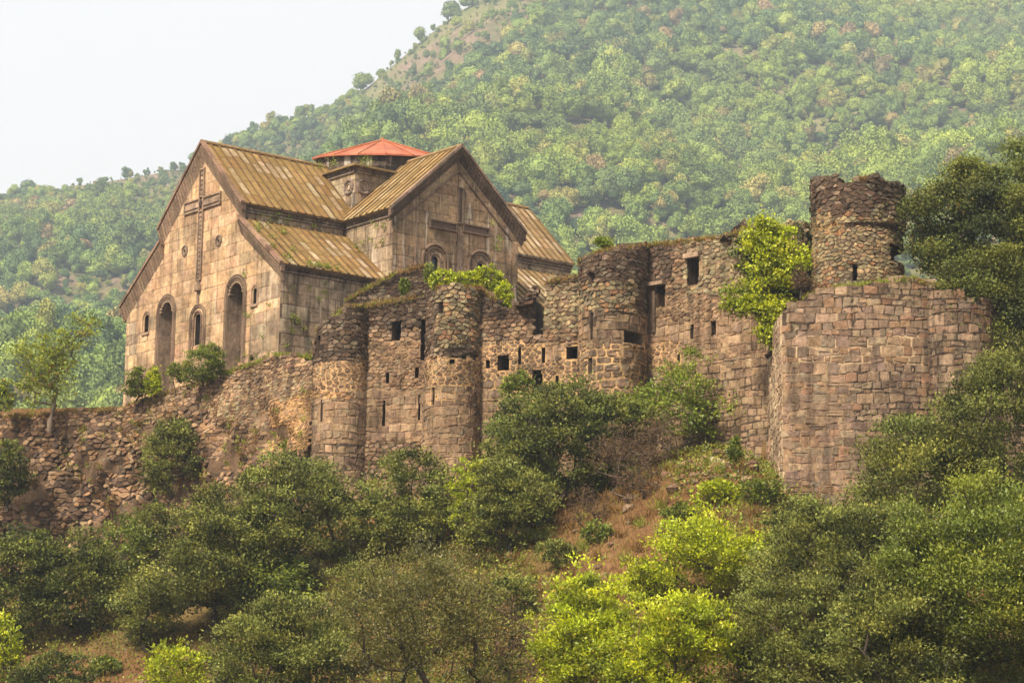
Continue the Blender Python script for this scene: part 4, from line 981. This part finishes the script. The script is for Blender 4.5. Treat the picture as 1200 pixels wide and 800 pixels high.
# right side
tree('huge dark leafy tree filling the right edge beside the watch turret', 'dark', (1172, 440), 222, 285, Y=96.8, tr=.22, dens=2.1,
     lobes=[(0, 0, .55, .34, .36), (-.25, 0, .62, .2, .2), (-.33, -.05, .45, .16, .16), (.1, 0, .78, .28, .2), (-.12, 0, .80, .18, .14), (-.2, -.2, .3, .2, .18), (.02, -.2, .2, .26, .16), (.25, 0, .5, .3, .4), (.05, -.2, .45, .22, .2), (0, .1, .3, .2, .2)])
bush('broad grey-olive bush on the bank under the low round tower', 'olive', (1085, 660), 205, 190)
bush('tall grey-olive bush at the right edge under the dark tree', 'olive', (1185, 650), 220, 258)
bush('low spreading olive bush right of the yellow tree, below the bastion foot', 'olive', (1000, 760), 260, 185)
bush('big grey-green bush at the bottom, right of the lime green one', 'olive', (935, 830), 230, 165)
bush('rounded leafy green bush in the bottom right corner', 'olive', (1165, 835), 270, 290, mat='L_green', dens=1.1)
bush('dense olive bush at the bottom between the grey-green and the corner bush', 'olive', (1050, 850), 190, 190)
tree('open yellow-green tree with a dark forked trunk on the slope below the bastion', 'yellow', (833, 722), 185, 140, trunk=.15, tr=.13, bark='bark', dens=.8)
bush('bright lime bush at the bottom centre, left one of the lime pair', 'yellow', (690, 840), 170, 190, tr=.09)
bush('lowest and brightest lime bush at the bottom, right one of the lime pair', 'yellow', (785, 850), 190, 170, dens=1.5)
bush('small lime bush wedged behind the lime pair, before the dry slope', 'yellow', (760, 715), 90, 70)
# bottom centre and left
tree('bronze-brown tree with bare dark branches showing, at the bottom centre', 'brown', (505, 850), 245, 235, tr=.2, dens=1.25)
bush('dusky yellow-green bush left of the bronze-brown tree', 'brown', (410, 800), 130, 155, mat='L_olive', dens=2.0)
bush('wide pale olive bush at the bottom, below the sumac sprays', 'olive', (330, 850), 190, 160)
bush('sumac-like shrub with bright drooping leaf sprays before the dark thicket', 'sumac', (322, 730), 115, 85)
bush('great dark green bush against the foot of the tower beside the church', 'dark', (345, 700), 165, 180, mat='L_olive')
bush('dark green bush sloping down left of the great dark bush', 'dark', (250, 755), 165, 190, mat='L_olive')
bush('rounded green bush left of the sumac-like shrub', 'green', (175, 765), 110, 100, mat='L_olive')
bush('small yellow-green bush at the bottom edge above bare soil', 'yellow', (208, 822), 95, 78)
bush('dark bush on the left slope behind the bright sapling', 'dark', (85, 752), 130, 140)
bush('dark bush at the left edge of the slope', 'dark', (15, 765), 120, 160)
bush('bright green sapling before the dark bush on the left slope', 'green', (138, 690), 90, 90, dens=1.0)
bush('narrow bright bush cut off by the left edge near the bottom', 'yellow', (-2, 812), 60, 100)
bush('sprawling dark undershrub at the bottom left corner', 'dark', (60, 830), 120, 70)
bush('low leafy clump at the left edge under the old wall', 'green', (38, 660), 90, 62, mat='L_dark')
bush('dark brown-green bush clinging to the left end of the retaining wall', 'dark', (8, 600), 66, 92, Y=119.2)
bush('grey-green bush hanging on the face of the retaining wall', 'olive', (200, 592), 92, 108, Y=117.8, dens=.8)
bush('small dull bush on the rock below the hanging grey-green bush', 'olive', (178, 660), 66, 75, Y=117.2)
bush('small bright creeper patch low on the retaining wall', 'ivy', (345, 545), 42, 40, Y=112.9, leafk=.8)
tree('slender young tree with orange and green leaves on top of the left wall', 'autumn', (58, 506), 108, 142, Y=120.6, trunk=.18, bark='palebark', dens=.7,
     lobes=[(-.05, 0, .35, .3, .33), (.02, 0, .6, .22, .25), (.33, 0, .88, .17, .12), (.2, 0, .72, .17, .14), (-.28, 0, .62, .2, .09), (-.2, 0, .3, .22, .2)])
bush('yellowing bush at the left edge on top of the wall', 'autumn', (2, 490), 34, 46, Y=121)
bush('round green bush on the wall top before the church front', 'olive', (238, 452), 54, 54, Y=117.4, leafk=.6, dens=1.5, lobes=[(0, 0, .52, .42, .42), (-.15, 0, .35, .3, .3), (.12, -.1, .6, .3, .3), (.2, 0, .35, .25, .3)], mat='L_green')
bush('upright reddish-green bush on the wall top at the church corner', 'autumn', (159, 470), 36, 44, Y=119.6, leafk=.65, dens=2.0, mat='L_green')
bush('narrow bright green bush beside the reddish-green one on the wall top', 'ivy', (178, 468), 21, 40, Y=119.4, leafk=.6, dens=1.3, mat='L_yellow')
tree('thin sapling with few leaves before the tall left church niche', 'autumn', (206, 464), 34, 42, Y=118.8, trunk=.3, leafk=.8, dens=.9, tr=.03, mat='L_green')
# centre
bush('mid green bush before the foot of the middle tower', 'dark', (480, 650), 160, 130, mat='L_olive')
bush('bright green sapling between the mid green bush and the dark thicket', 'green', (553, 650), 75, 125, mat='L_yellow', dens=.6)
bush('rounded bluish-green bush above the dark hollow', 'dark', (597, 655), 120, 130, mat='L_olive', dens=1.1)
bush('dark thicket under the broken curtain wall', 'dark', (655, 600), 180, 165)
bush('dark leafy bush right behind the middle tower foot', 'dark', (600, 590), 100, 120, mat='L_olive')
bush('yellow-tipped bush standing in front of the dark thicket', 'green', (640, 560), 70, 80, mat='L_yellow', dens=.5)
bush('dark green bush at the wall foot between the thicket and the sapling', 'dark', (722, 560), 125, 105)
bush('dry brown leafless thicket under the broad tower', 'twig', (728, 588), 95, 105, dens=1.4, tr=.05, bark='palebark')
bush('second dry thicket, nearer the sapling under the tall wall', 'twig', (770, 556), 80, 80, dens=1.2, tr=.04, bark='palebark')
tree('light green sapling with a thin bare stem before the tall wall', 'green', (800, 540), 150, 136, trunk=.2, dens=.42, mat='L_weed', tr=.06, bark='palebark', leafk=1.1,
     lobes=[(0, 0, .3, .22, .28), (.03, 0, .62, .2, .2), (.05, 0, .88, .1, .14), (.3, 0, .42, .2, .1), (-.28, 0, .45, .2, .13), (.15, 0, .2, .2, .14), (-.1, 0, .7, .12, .16)])
bush('yellowish shrub left of the light green sapling', 'green', (735, 540), 80, 80, mat='L_yellow', dens=.4)
bush('small bushy shoot against the arched gap of the broken wall', 'green', (607, 480), 50, 48, Y=107.0, leafk=.9)
VINE('dark green climber mass in the corner beside the turret', 'dark', (915, 412), 105, 160, Y=100.9, depth=.5, dens=1.2,
     lobes=[(0, 0, .6, .38, .35), (-.2, 0, .8, .24, .18), (.2, 0, .75, .28, .22), (.05, 0, .35, .25, .25), (-.15, 0, .5, .2, .2), (.05, 0, .12, .12, .14), (-.42, 0, .72, .16, .16), (.42, 0, .85, .12, .1)])
VINE('yellow-green leafy climber spilling over the tall wall', 'ivy', (898, 418), 106, 168, Y=99.4, depth=.35, dens=.62, mat='L_yellow', leafk=.9,
     lobes=[(.05, 0, .85, .3, .14), (.28, 0, .68, .22, .16), (-.3, 0, .42, .2, .12), (-.1, 0, .4, .2, .1), (.1, 0, .62, .28, .16), (.15, 0, .33, .2, .1), (.15, 0, .12, .14, .12), (.1, 0, .22, .16, .1), (-.05, 0, .95, .12, .06)])
VINE('bright green creeper heaped on top of the middle tower', 'ivy', (548, 341), 92, 27, Y=110.9, depth=.5, dens=1.3, mat='L_yellow', leafk=.8,
     lobes=[(-.3, 0, .5, .2, .5), (0, 0, .5, .2, .42), (.25, 0, .6, .2, .5), (.4, 0, .3, .12, .4), (.1, 0, .5, .2, .4)])
VINE('bright green creeper trailing down right of the middle tower', 'ivy', (590, 367), 24, 38, Y=109.4, depth=.5, dens=1.3, mat='L_yellow', leafk=.8)
VINE('small ivy strand on the dark ruined wall stub', 'ivy', (474, 350), 12, 26, Y=112.6, depth=.4, leafk=.7, dens=1.3)
VINE('green ivy hanging inside the broken gap of the curtain wall', 'ivy', (634, 394), 12, 34, Y=110.6, depth=.5, leafk=.7)
bush('narrow dark green bush on the ruined stub before the church window', 'green', (503, 336), 18, 30, Y=112.0, leafk=.7, dens=1.2)
bush('tuft of bright shrub on top of the broad tower', 'autumn', (709, 297), 30, 22, Y=106.4, leafk=.7, mat='L_weed', dens=1.3)
bush('dry reddish bush between the climber and the turret', 'twig', (938, 350), 30, 45, Y=98.6, dens=1.6)

# low growth on the bare slope and along the wall foot
for a in (('small grey-green shrub at the lower edge of the dry slope', 'olive', (655, 668), 52, 40), ('low green shrub on the middle of the dry slope', 'green', (700, 640), 46, 34), ('low dry shrub on the upper dry slope', 'twig', (748, 588), 80, 52),
          ('dry rust-brown shrub at the edge of the dark thicket', 'twig', (690, 620), 70, 60), ('leafy weed clump right of the rubble on the slope', 'green', (893, 590), 60, 34), ('yellowish weed clump on the green part of the slope', 'yellow', (845, 590), 70, 34),
          ('low shrub left of the yellow weed clump', 'green', (800, 618), 50, 34), ('leggy weed standing at the foot of the tall wall', 'green', (862, 548), 18, 44), ('small shrub between the bronze-brown tree and the lime pair', 'olive', (600, 730), 70, 60),
          ('dry twiggy shrub right of the bronze-brown tree', 'twig', (598, 800), 70, 110), ('low shrub on the bare soil at the bottom left', 'green', (125, 790), 46, 26), ('small shrub at the foot of the retaining wall by the dark bush', 'green', (205, 640), 42, 34), ('dark low shrub in front of the bastion foot', 'olive', (935, 640), 90, 60)):
    bush(*a)
# ------------------------------------------------------------------ loose ground growth, grass and stones (nobody could count it)
def scatter(n, x0, x1, y0, y1, dens, rg):
    X = rg.uniform(x0, x1, n); Y = rg.uniform(y0, y1, n); Z = terrain(X, Y); P = np.stack([X, Y, Z], 1); px, py = proj(P)
    yw = np.interp(X, WL[:, 0], WL[:, 1]); ok = (Y < yw+.2) & (rg.uniform(size=n) < dens(px, py)); return P[ok], px[ok], py[ok]
def band(v, a, b, s): return np.clip((v-a)/s, 0, 1)*np.clip((b-v)/s, 0, 1)
def patch(P, f=.35, s=0): return np.sin(P[:, 0]*f*2.1+s)*np.cos(P[:, 1]*f*1.7+s*2)+.5*np.sin(P[:, 0]*f*5+P[:, 1]*f*4)
rg = np.random.default_rng(99)
stony = lambda px, py: np.clip(band(px, 770, 925, 25)*band(py, 508, 585, 14), 0, 1)
dry_zone = lambda px, py: (1-.8*stony(px, py))*np.clip(band(px, 610, 925, 30)*band(py, 500, 700, 20), 0, 1)*.9+.12
P, px, py = scatter(150000, -30, 28, 66, 119, dry_zone, rg)
n = len(P); D = rg.normal(size=(n, 3))*.45+np.array([0, 0, 1.]); V = leaves(P-(0, 0, .03), D, rg.uniform(.18, .5, n), .035, rg); g = np.clip(patch(P, .5)*.5+.1+rg.normal(size=n)*.3, 0, 1)
setp(link('dry_grass', quads_mesh('dry_grass', V, np.stack([rg.uniform(0, 1, n), np.where(g > .8, .95, .3), g*0], 1)), M['L_grass']), kind='stuff')
zone = lambda px, py: np.clip(band(px, 770, 950, 40)*band(py, 545, 640, 15)*1.2, 0, 1)+.03
tz = lambda px, py: np.clip(band(px, 590, 925, 30)*band(py, 490, 720, 20), 0, 1)*.8+.2
P, px, py = scatter(2600, -30, 28, 66, 119, tz, rg); k_ = rg.integers(25, 70, len(P)); P = np.repeat(P, k_, 0); tn = np.repeat(rg.uniform(0, 1, len(k_)), k_); n = len(P)
V = leaves(P+rg.normal(size=(n, 3))*(.09, .09, .02), rg.normal(size=(n, 3))*.6+np.array([0, 0, 1.]), rg.uniform(.25, .75, n), .035, rg)
setp(link('grass_tufts', quads_mesh('grass_tufts', V, np.stack([np.clip(tn*.8+rg.normal(size=n)*.1, 0, 1), np.where(tn > .72, .95, .3), tn*0], 1)), M['L_grass']), kind='stuff')
P, px, py = scatter(200000, -30, 28, 66, 119, zone, rg); P = P[patch(P, .8) > -.35]; n = len(P)
V = leaves(P+np.stack([rg.normal(size=n)*.05, rg.normal(size=n)*.05, rg.uniform(0, .35, n)], 1), rg.normal(size=(n, 3))+np.array([0, 0, .5]), rg.uniform(.1, .2, n), .09, rg)
setp(link('green_weeds', quads_mesh('green_weeds', V, np.stack([rg.uniform(0, 1, n), rg.uniform(0, 1, n), rg.uniform(0, 1, n)], 1)), M['L_weed']), kind='stuff')
zone = lambda px, py: np.clip(1-dry_zone(px, py)*1.3, .0, 1)*np.where((px < 300) & (px > 40) & (py > 700), .25, 1)
P, px, py = scatter(420000, -34, 30, 64, 120, zone, rg); P = P[patch(P, .45, 1) > -.55]; n = len(P)
V = leaves(P+np.stack([rg.normal(size=n)*.08, rg.normal(size=n)*.08, rg.uniform(0, .8, n)**1.4], 1), rg.normal(size=(n, 3))+np.array([0, 0, .4]), rg.uniform(.1, .2, n), .08, rg)
t_ = np.clip(patch(P, .9, 2)*.3+.4+rg.normal(size=n)*.25, 0, 1)
setp(link('undergrowth', quads_mesh('undergrowth', V, np.stack([t_, rg.uniform(0, 1, n), t_*0], 1)), M['L_green']), kind='stuff')
# fallen stones
rz = random.Random(8); mb = MB()
zone = lambda px, py: stony(px, py)*1.0+.06
P, px, py = scatter(16000, -30, 28, 66, 119, zone, rg)
for p in P[:5200]:
    p = p+np.array([0, 0, .04])
    r_ = rz.uniform(.07, .18) if rz.random() < .75 else rz.uniform(.18, .4); a0 = rz.uniform(0, 6); vs = []; k = 6
    for zz, q in ((-.5, .8), (.15, 1.), (.6, .55)):
        for j in range(k): a = a0+2*PI*j/k; vs.append(p+np.array([math.cos(a)*r_*q*rz.uniform(.7, 1.3), math.sin(a)*r_*q*rz.uniform(.7, 1.3), r_*zz*rz.uniform(.7, 1.2)]))
    mb.add(vs, [(i*k+j, i*k+(j+1) % k, (i+1)*k+(j+1) % k, (i+1)*k+j) for i in range(2) for j in range(k)]+[tuple(range(2*k, 3*k))], pick(PAL['rock'] if rz.random() < .7 else PAL['pale'], rz))
setp(mb.build('rubble_stones', M['rubble']), kind='stuff')
# grass on the wall tops
def tops(name, spec, mat, rgk, hh=(.12, .35)):
    rg = np.random.default_rng(rgk); Ps = []; T = []
    for (x0, y0, x1, y1, Y0, Y1, cnt, dep, tn) in spec:
        q = rg.uniform(0, 1, cnt); y = Y0+(Y1-Y0)*q; 
        for qq, yy in zip(q, y):
            p = at(x0+(x1-x0)*qq, y0+(y1-y0)*qq, yy); Ps.append(p+np.array([rg.normal()*.05, rg.uniform(-.1, dep), rg.uniform(-.14, .02)])); T.append(tn)
    P = np.array(Ps); T = np.array(T); n = len(P); D = rg.normal(size=(n, 3))*.5+np.array([0, -.15, 1.]); V = leaves(P, D, rg.uniform(*hh, n), .04, rg)
    setp(link(name, quads_mesh(name, V, np.stack([rg.uniform(0, 1, n), np.where(rg.uniform(size=n) < T, .95, .3), T*0], 1)), M[mat]), kind='stuff')
tops('wall_top_grass', [(0, 489, 150, 478, 122.4, 120.8, 2600, 1.2, .2), (150, 474, 262, 440, 120.6, 117.8, 1500, 1, .4), (262, 438, 320, 418, 117.5, 115, 1400, .8, .9), (320, 416, 366, 419, 115, 112.6, 1500, .8, .85),
  (372, 386, 400, 363, 111.6, 110.4, 300, .8, .6), (400, 361, 500, 347, 110.4, 110.4, 1200, .9, .3), (512, 338, 566, 338, 109, 109, 3200, 1.4, .05), (566, 342, 582, 352, 109.3, 109, 400, 1, .1), (405, 352, 462, 321, 113.2, 113, 900, .6, .5), (462, 321, 500, 311, 113, 112.9, 500, .6, .1),
  (640, 331, 676, 324, 108, 107.6, 900, .9, .15), (679, 306, 702, 295, 106.6, 105.4, 900, 1.2, .3), (702, 295, 757, 288, 105.2, 106, 1700, 1.4, .2), (757, 288, 845, 279, 106.8, 103.8, 3000, 1.2, .2), (1003, 211, 1020, 210, 97.6, 97.6, 500, .6, .0),
  (845, 279, 880, 266, 103.6, 102, 500, 1, .3), (945, 348, 1000, 337, 95.1, 94.4, 2200, 1.8, .6), (1000, 337, 1072, 326, 94.4, 94.3, 4200, 2.6, .92), (1072, 328, 1100, 336, 94.3, 94.3, 700, 1, .5), (975, 338, 1060, 332, 95.6, 96, 2500, 1.2, .9)], 'L_grass', 4)
# little weeds rooted in the church's side walls and roofs
rgw = np.random.default_rng(12); Ps = []
def weedspot(P, k, r_): 
    for _ in range(k): Ps.append(P+rgw.normal(size=3)*r_)
for _ in range(26): s_ = rgw.uniform(.3, 6.8); weedspot(CL(s_, -.1, Z1-rgw.uniform(.6, 5)), 26, .09)
for _ in range(16): u = rgw.uniform(12.5, 16.8); weedspot(pf.P(u, rgw.uniform(19, ztf(u)-.6), .08), 20, .08)
for _ in range(10): t1 = rgw.uniform(.0, 3.5); s_ = rgw.uniform(.1, 2.2); weedspot(CL(s_, t1, z_aisle(t1)+.1), 60, .14)
for _ in range(8): weedspot(CL(rgw.uniform(1, 4.5), -.2, z_aisle(-.2)+.1), 50, .12)
for _ in range(12): weedspot(CL(S1-.15, rgw.uniform(0, 3.8), rgw.uniform(27, 29.3)), 22, .09)
for _ in range(7): weedspot(CL(rgw.uniform(.5, 6), 3.95, rgw.uniform(28.9, 29.5)), 24, .1)
for q in ((375, 194), (391, 189), (425, 187), (431, 190)): weedspot(at(*q, 127.5), 60, .16)
for q in ((583, 290), (586, 279), (578, 262)): weedspot(at(*q, 126.6), 40, .12)
P = np.array(Ps); n = len(P); V = leaves(P, rgw.normal(size=(n, 3))+np.array([0, 0, .3]), rgw.uniform(.08, .16, n), .06, rgw)
setp(link('wall_weeds', quads_mesh('wall_weeds', V, np.stack([rgw.uniform(0, .8, n), rgw.uniform(0, .95, n), P[:, 0]*0], 1)), M['L_weed']), kind='stuff')
pr_ = Plan(line((-95, 125), (0, 123), (80, 122), (150, 121), (250, 118), (300, 116), (340, 113.5), (374, 112.2))); Ps = []; Ds = []; Cs = []
for _ in range(900):
    u = rgw.uniform(0, pr_.L); z = rgw.uniform(8.5, 18.3)+rgw.uniform(-1, 0); k = int(rgw.uniform(6, 34)); dry = rgw.uniform() < .6
    if math.sin(u*1.1+z)+math.sin(u*.45-z*1.2+2) < -.1: continue
    o = pr_.P(u, z, max(0, 19.-z)*.16+n_rock(u, z)*min(1, max(0, (18.6-z)/3))+.05)
    for _i in range(k): Ps.append(o+rgw.normal(size=3)*.10); Cs.append((rgw.uniform(0, .55) if dry else rgw.uniform(.3, 1), .3 if dry else .95, 0))
P = np.array(Ps); n = len(P); V = leaves(P, rgw.normal(size=(n, 3))*.7+np.array([0, -.2, .7]), rgw.uniform(.12, .32, n), .045, rgw)
setp(link('cliff_grass', quads_mesh('cliff_grass', V, np.array(Cs)), M['L_grass']), kind='stuff')
# scrap of teal plastic on the middle tower
mb = MB(); p = at(519, 337, 108.9)
for i in range(4): mb.add([p+np.array([random.uniform(-.12, .16), random.uniform(-.1, .1), random.uniform(-.02, .12)]) for _ in range(4)], [(0, 1, 2, 3)])
setp(mb.build('plastic_scrap', M['teal']), 'tiny scrap of teal plastic on the rim of the middle tower', 'litter')

# ------------------------------------------------------------------ forest on the mountain
def far_mat():
    t = NT('forest leaves'); a = t.attr('col').outputs['Color']; sx = t.n('ShaderNodeSeparateColor'); t.l(a, sx.inputs[0])
    oi = t.n('ShaderNodeObjectInfo'); r = oi.outputs['Random']; pn = t.noise(t.stretch(oi.outputs['Location'], (.005, .005, .010)), 1.0, 5, .7)
    c = t.ramp(r, [(0., (.07, .12, .05)), (.3, (.13, .20, .06)), (.55, (.19, .27, .065)), (.8, (.29, .36, .07)), (.93, (.34, .29, .09)), (1., (.30, .19, .11))])
    c = t.mix(t.ramp(pn, [(.45, 0.), (.58, .55)]), c, (.28, .33, .05))
    c = t.mix(t.ramp(t.noise(t.stretch(oi.outputs['Location'], (.012, .012, .02)), 1.0, 3, .6), [(.5, 0.), (.6, .4)]), c, (.08, .12, .06))
    c = t.mix(1.0, c, t.ramp(sx.outputs[0], [(0., .62), (1., 1.45)]), 'MULTIPLY')
    return t.out(t.bsdf(c, .8, .15))
M['far'] = far_mat()
def crown_proto(seed, kind=0):
    rg = np.random.default_rng(seed); nl = rg.integers(7, 12); L = []
    for i in range(nl):
        a = rg.uniform(0, 2*PI); r_ = rg.uniform(.0, .30); z = rg.uniform(.35, .8); q = rg.uniform(.17, .30)
        if kind == 1: r_ *= (1.1-z); q *= .8; z = rg.uniform(.15, .95); r_ = rg.uniform(0, .25)*(1.1-z)
        L.append((r_*math.cos(a), r_*math.sin(a), z, q, q, q*.95))
    L = np.array(L); n = 1500; i = rg.integers(0, len(L), n); d = rg.normal(size=(n, 3)); d /= np.linalg.norm(d, axis=1, keepdims=True); d[:, 2] = np.where(d[:, 2] < -.3, -d[:, 2], d[:, 2])
    C = L[i, :3]+d*L[i, 3:]*(rg.uniform(.8, 1.1, (n, 1))+.25*(rg.uniform(size=(n, 1)) < .12)); V = leaves(C, rg.normal(size=(n, 3))*.8+d*.4, rg.uniform(.05, .095, n), .055, rg)
    tint = np.clip(rg.uniform(0, 1, len(L))[i]*.6+rg.uniform(0, 1, n)*.4, 0, 1)
    # solid heart of each lobe so that no light falls through
    th = np.linspace(0, 2*PI, 9); Q = []
    for l in L:
        ph = np.linspace(-PI/2, PI/2, 6)
        for a in range(8):
            for b in range(5): Q += [l[:3]+l[3:]*.86*np.array([math.cos(x)*math.cos(y), math.sin(x)*math.cos(y), math.sin(y)]) for x, y in ((th[a], ph[b]), (th[a+1], ph[b]), (th[a+1], ph[b+1]), (th[a], ph[b+1]))]
    Q = np.array(Q); V = np.concatenate([V, Q]); tint = np.r_[tint, np.full(len(Q)//4, .35)]
    me = quads_mesh('forest_crown', V, np.stack([tint]*3, 1)); me.materials.append(M['far']); return me
protos = [crown_proto(s, 1 if s == 55 else 0) for s in (51, 52, 53, 54, 55, 56, 57)]
fc = bpy.data.collections.new('forest_kinds')
for m_ in protos: fc.objects.link(bpy.data.objects.new('forest_crown', m_))
rg = np.random.default_rng(5); n = 76000; X = rg.uniform(-560, 560, n); Y = rg.uniform(430, 1390, n)
q = np.clip((Y-200)/(YR-200), 0, 1)
ok = (np.abs(X) < .26*Y+110)
prp = 600+FPX*X/Y; Z = mountain(X, Y); _, pyp = proj(np.stack([X, Y, Z], 1))
bare = np.clip((prp-400)/25, 0, 1)*np.clip((150-pyp)/30, 0, 1)*np.clip(((668-1.25*pyp)-prp)/40, 0, 1)*.97 + band(prp, 0, 270, 40)*band(pyp, 195, 232, 8)*.7+np.exp(-((prp-862)/28)**2-((pyp-68)/16)**2)+np.exp(-((prp-812)/9)**2-((pyp-160)/26)**2)+.8*np.exp(-(((prp-930)-(110-pyp)*1.3)/16)**2-((pyp-105)/30)**2)
gap = (np.sin(X*.021+2)*np.cos(Y*.017)+.6*np.sin(X*.05-Y*.04)+.5*np.sin(X*.11+Y*.08+1)) > 1.75
ok &= (rg.uniform(size=n) > np.clip(bare, 0, 1)*.6) & ~gap
X, Y, Z, bare = X[ok], Y[ok], Z[ok], bare[ok]; n = len(X)
pm = bpy.data.meshes.new('forest'); pm.vertices.add(n); pm.vertices.foreach_set('co', np.stack([X, Y, Z], 1).astype(np.float32).ravel())
sc_ = rg.uniform(5.0, 12.5, n)*np.where(rg.uniform(size=n) < .62, .42, 1)*(1+.25*np.sin(X*.03)*np.sin(Y*.02))
sc_ = sc_*(1-.4*np.clip((Y-950)/350, 0, 1)*np.clip((-X)/100, 0, 1))*(1-rg.uniform(.35, .78, n)*np.clip(bare, 0, 1)); s3 = np.stack([sc_*rg.uniform(.8, 1.25, n), sc_*rg.uniform(.8, 1.25, n), sc_*rg.uniform(.75, 1.35, n)], 1)
a_ = pm.attributes.new('size', 'FLOAT_VECTOR', 'POINT'); a_.data.foreach_set('vector', s3.astype(np.float32).ravel())
for nm, v in (('turn', rg.uniform(0, 6.28, n)),):
    a_ = pm.attributes.new(nm, 'FLOAT', 'POINT'); a_.data.foreach_set('value', v.astype(np.float32))
ai = pm.attributes.new('kind_index', 'INT', 'POINT'); ai.data.foreach_set('value', rg.integers(0, 7, n).astype(np.int32))
fo = bpy.data.objects.new('forest', pm); COL.objects.link(fo); setp(fo, kind='stuff')
ng = bpy.data.node_groups.new('forest', 'GeometryNodeTree'); ng.interface.new_socket('Geometry', in_out='INPUT', socket_type='NodeSocketGeometry'); ng.interface.new_socket('Geometry', in_out='OUTPUT', socket_type='NodeSocketGeometry')
N = ng.nodes; gi = N.new('NodeGroupInput'); go = N.new('NodeGroupOutput'); ip = N.new('GeometryNodeInstanceOnPoints'); ci = N.new('GeometryNodeCollectionInfo'); ci.inputs['Collection'].default_value = fc; ci.inputs['Separate Children'].default_value = True; ci.inputs['Reset Children'].default_value = True
def named(nm, ty):
    a = N.new('GeometryNodeInputNamedAttribute'); a.data_type = ty; a.inputs['Name'].default_value = nm; return a.outputs['Attribute']
cx = N.new('ShaderNodeCombineXYZ'); ng.links.new(named('turn', 'FLOAT'), cx.inputs[2]); ng.links.new(gi.outputs[0], ip.inputs['Points']); ng.links.new(ci.outputs[0], ip.inputs['Instance']); ip.inputs['Pick Instance'].default_value = True
ng.links.new(named('kind_index', 'INT'), ip.inputs['Instance Index']); er = N.new('FunctionNodeEulerToRotation'); ng.links.new(cx.outputs[0], er.inputs[0]); ng.links.new(er.outputs[0], ip.inputs['Rotation']); ng.links.new(named('size', 'FLOAT_VECTOR'), ip.inputs['Scale']); ng.links.new(ip.outputs[0], go.inputs[0])
md = fo.modifiers.new('forest', 'NODES'); md.node_group = ng
# trees standing out on the skyline
def sky_tree(px, py, w, h, label, k=0):
    q = min(SKY, key=lambda s: abs(s[0]-px)); P = at(px, py, YR-12); P[2] = mountain(np.array([P[0]]), np.array([P[1]]))[0]-1; kx = P[1]/FPX
    t = thing('ridge_tree', label, 'tree', P, 'trees on the mountain skyline')
    o = bpy.data.objects.new('crown', protos[k]); COL.objects.link(o); o.parent = t; o.scale = (w*kx*1.1, w*kx*1.1, h*kx*1.1); o.location = (0, 0, h*kx*.08)
    mb = MB(); mb.tube([(0, 0, -1), (0, 0, h*kx*.5)], [.35, .15], 6); tr_ = mb.build('trunk', M['bark']); tr_.parent = t
for a in ((33, 216, 22, 20, 'rounded tree alone on the skyline at the far left of the ridge', 1), (150, 195, 14, 14, 'small tree on the left skyline above the purple scrub', 3), (228, 180, 16, 15, 'dark tree on the skyline just left of the church gable', 2),
          (335, 132, 16, 13, 'small tree on the skyline where the ridge starts to climb', 0), (395, 121, 12, 14, 'thin tree at the foot of the steep skyline', 4), (423, 102, 26, 24, 'large dark tree leaning out low on the steep skyline', 5),
          (447, 88, 14, 10, 'low round bush-like tree above the large dark skyline tree', 6), (466, 71, 13, 16, 'spindly tree halfway up the steep skyline', 4), (492, 50, 17, 20, 'dark tree two thirds up the steep skyline', 2), (528, 24, 24, 24, 'dark tree near the top of the steep skyline', 1), (549, 8, 22, 20, 'highest tree of the steep skyline, cut by the top edge', 3)):
    sky_tree(*a)

# ------------------------------------------------------------------ haze
hb_ = MB(); hb_.box((-900, -170, -20), (1800, 0, 0), (0, 1800, 0), (0, 0, 620)); hz = hb_.build('haze', None)
ht = NT('pale valley haze'); vp = ht.n('ShaderNodeVolumePrincipled'); vp.inputs['Color'].default_value = (.70, .84, 1, 1); vp.inputs['Density'].default_value = HAZE; vp.inputs['Anisotropy'].default_value = .2
oo = ht.n('ShaderNodeOutputMaterial'); ht.l(vp.outputs[0], oo.inputs['Volume']); hz.data.materials.append(ht.m); setp(hz, kind='stuff')

# ------------------------------------------------------------------ light and sky
SUN = np.array([-.55, -.72, .98]); SUN /= np.linalg.norm(SUN)
sun = bpy.data.objects.new('sun', bpy.data.lights.new('sun', 'SUN')); COL.objects.link(sun)
sun.data.energy = SUN_E; sun.data.angle = math.radians(9); sun.data.color = (1, .87, .70)
sun.rotation_euler = Vector(SUN).to_track_quat('Z', 'Y').to_euler(); sun.location = (0, 0, 80)
wd = bpy.data.worlds.new('World'); SC.world = wd; wd.use_nodes = True; nt = wd.node_tree; nt.nodes.clear()
sky = nt.nodes.new('ShaderNodeTexSky'); sky.sky_type = 'NISHITA'; sky.sun_disc = False
sky.sun_elevation = math.asin(SUN[2]); sky.sun_rotation = math.atan2(SUN[0], SUN[1]); sky.dust_density = 4; sky.air_density = 1.2
hs = nt.nodes.new('ShaderNodeMix'); hs.data_type = 'RGBA'; hs.inputs[0].default_value = .82; hs.inputs[7].default_value = SKYC
nt.links.new(sky.outputs[0], hs.inputs[6])
bg = nt.nodes.new('ShaderNodeBackground'); nt.links.new(hs.outputs[2], bg.inputs[0]); bg.inputs[1].default_value = SKY_S
ow = nt.nodes.new('ShaderNodeOutputWorld'); nt.links.new(bg.outputs[0], ow.inputs[0])
SC.view_settings.view_transform = 'Standard'; SC.view_settings.look = 'None'; SC.view_settings.exposure = EXPO; SC.view_settings.gamma = 1
SC.cycles.use_denoising = True; SC.cycles.max_bounces = 6; SC.cycles.diffuse_bounces = 3; SC.cycles.transmission_bounces = 3; SC.cycles.volume_bounces = 0
SC.cycles.use_adaptive_sampling = True; SC.cycles.adaptive_threshold = .02
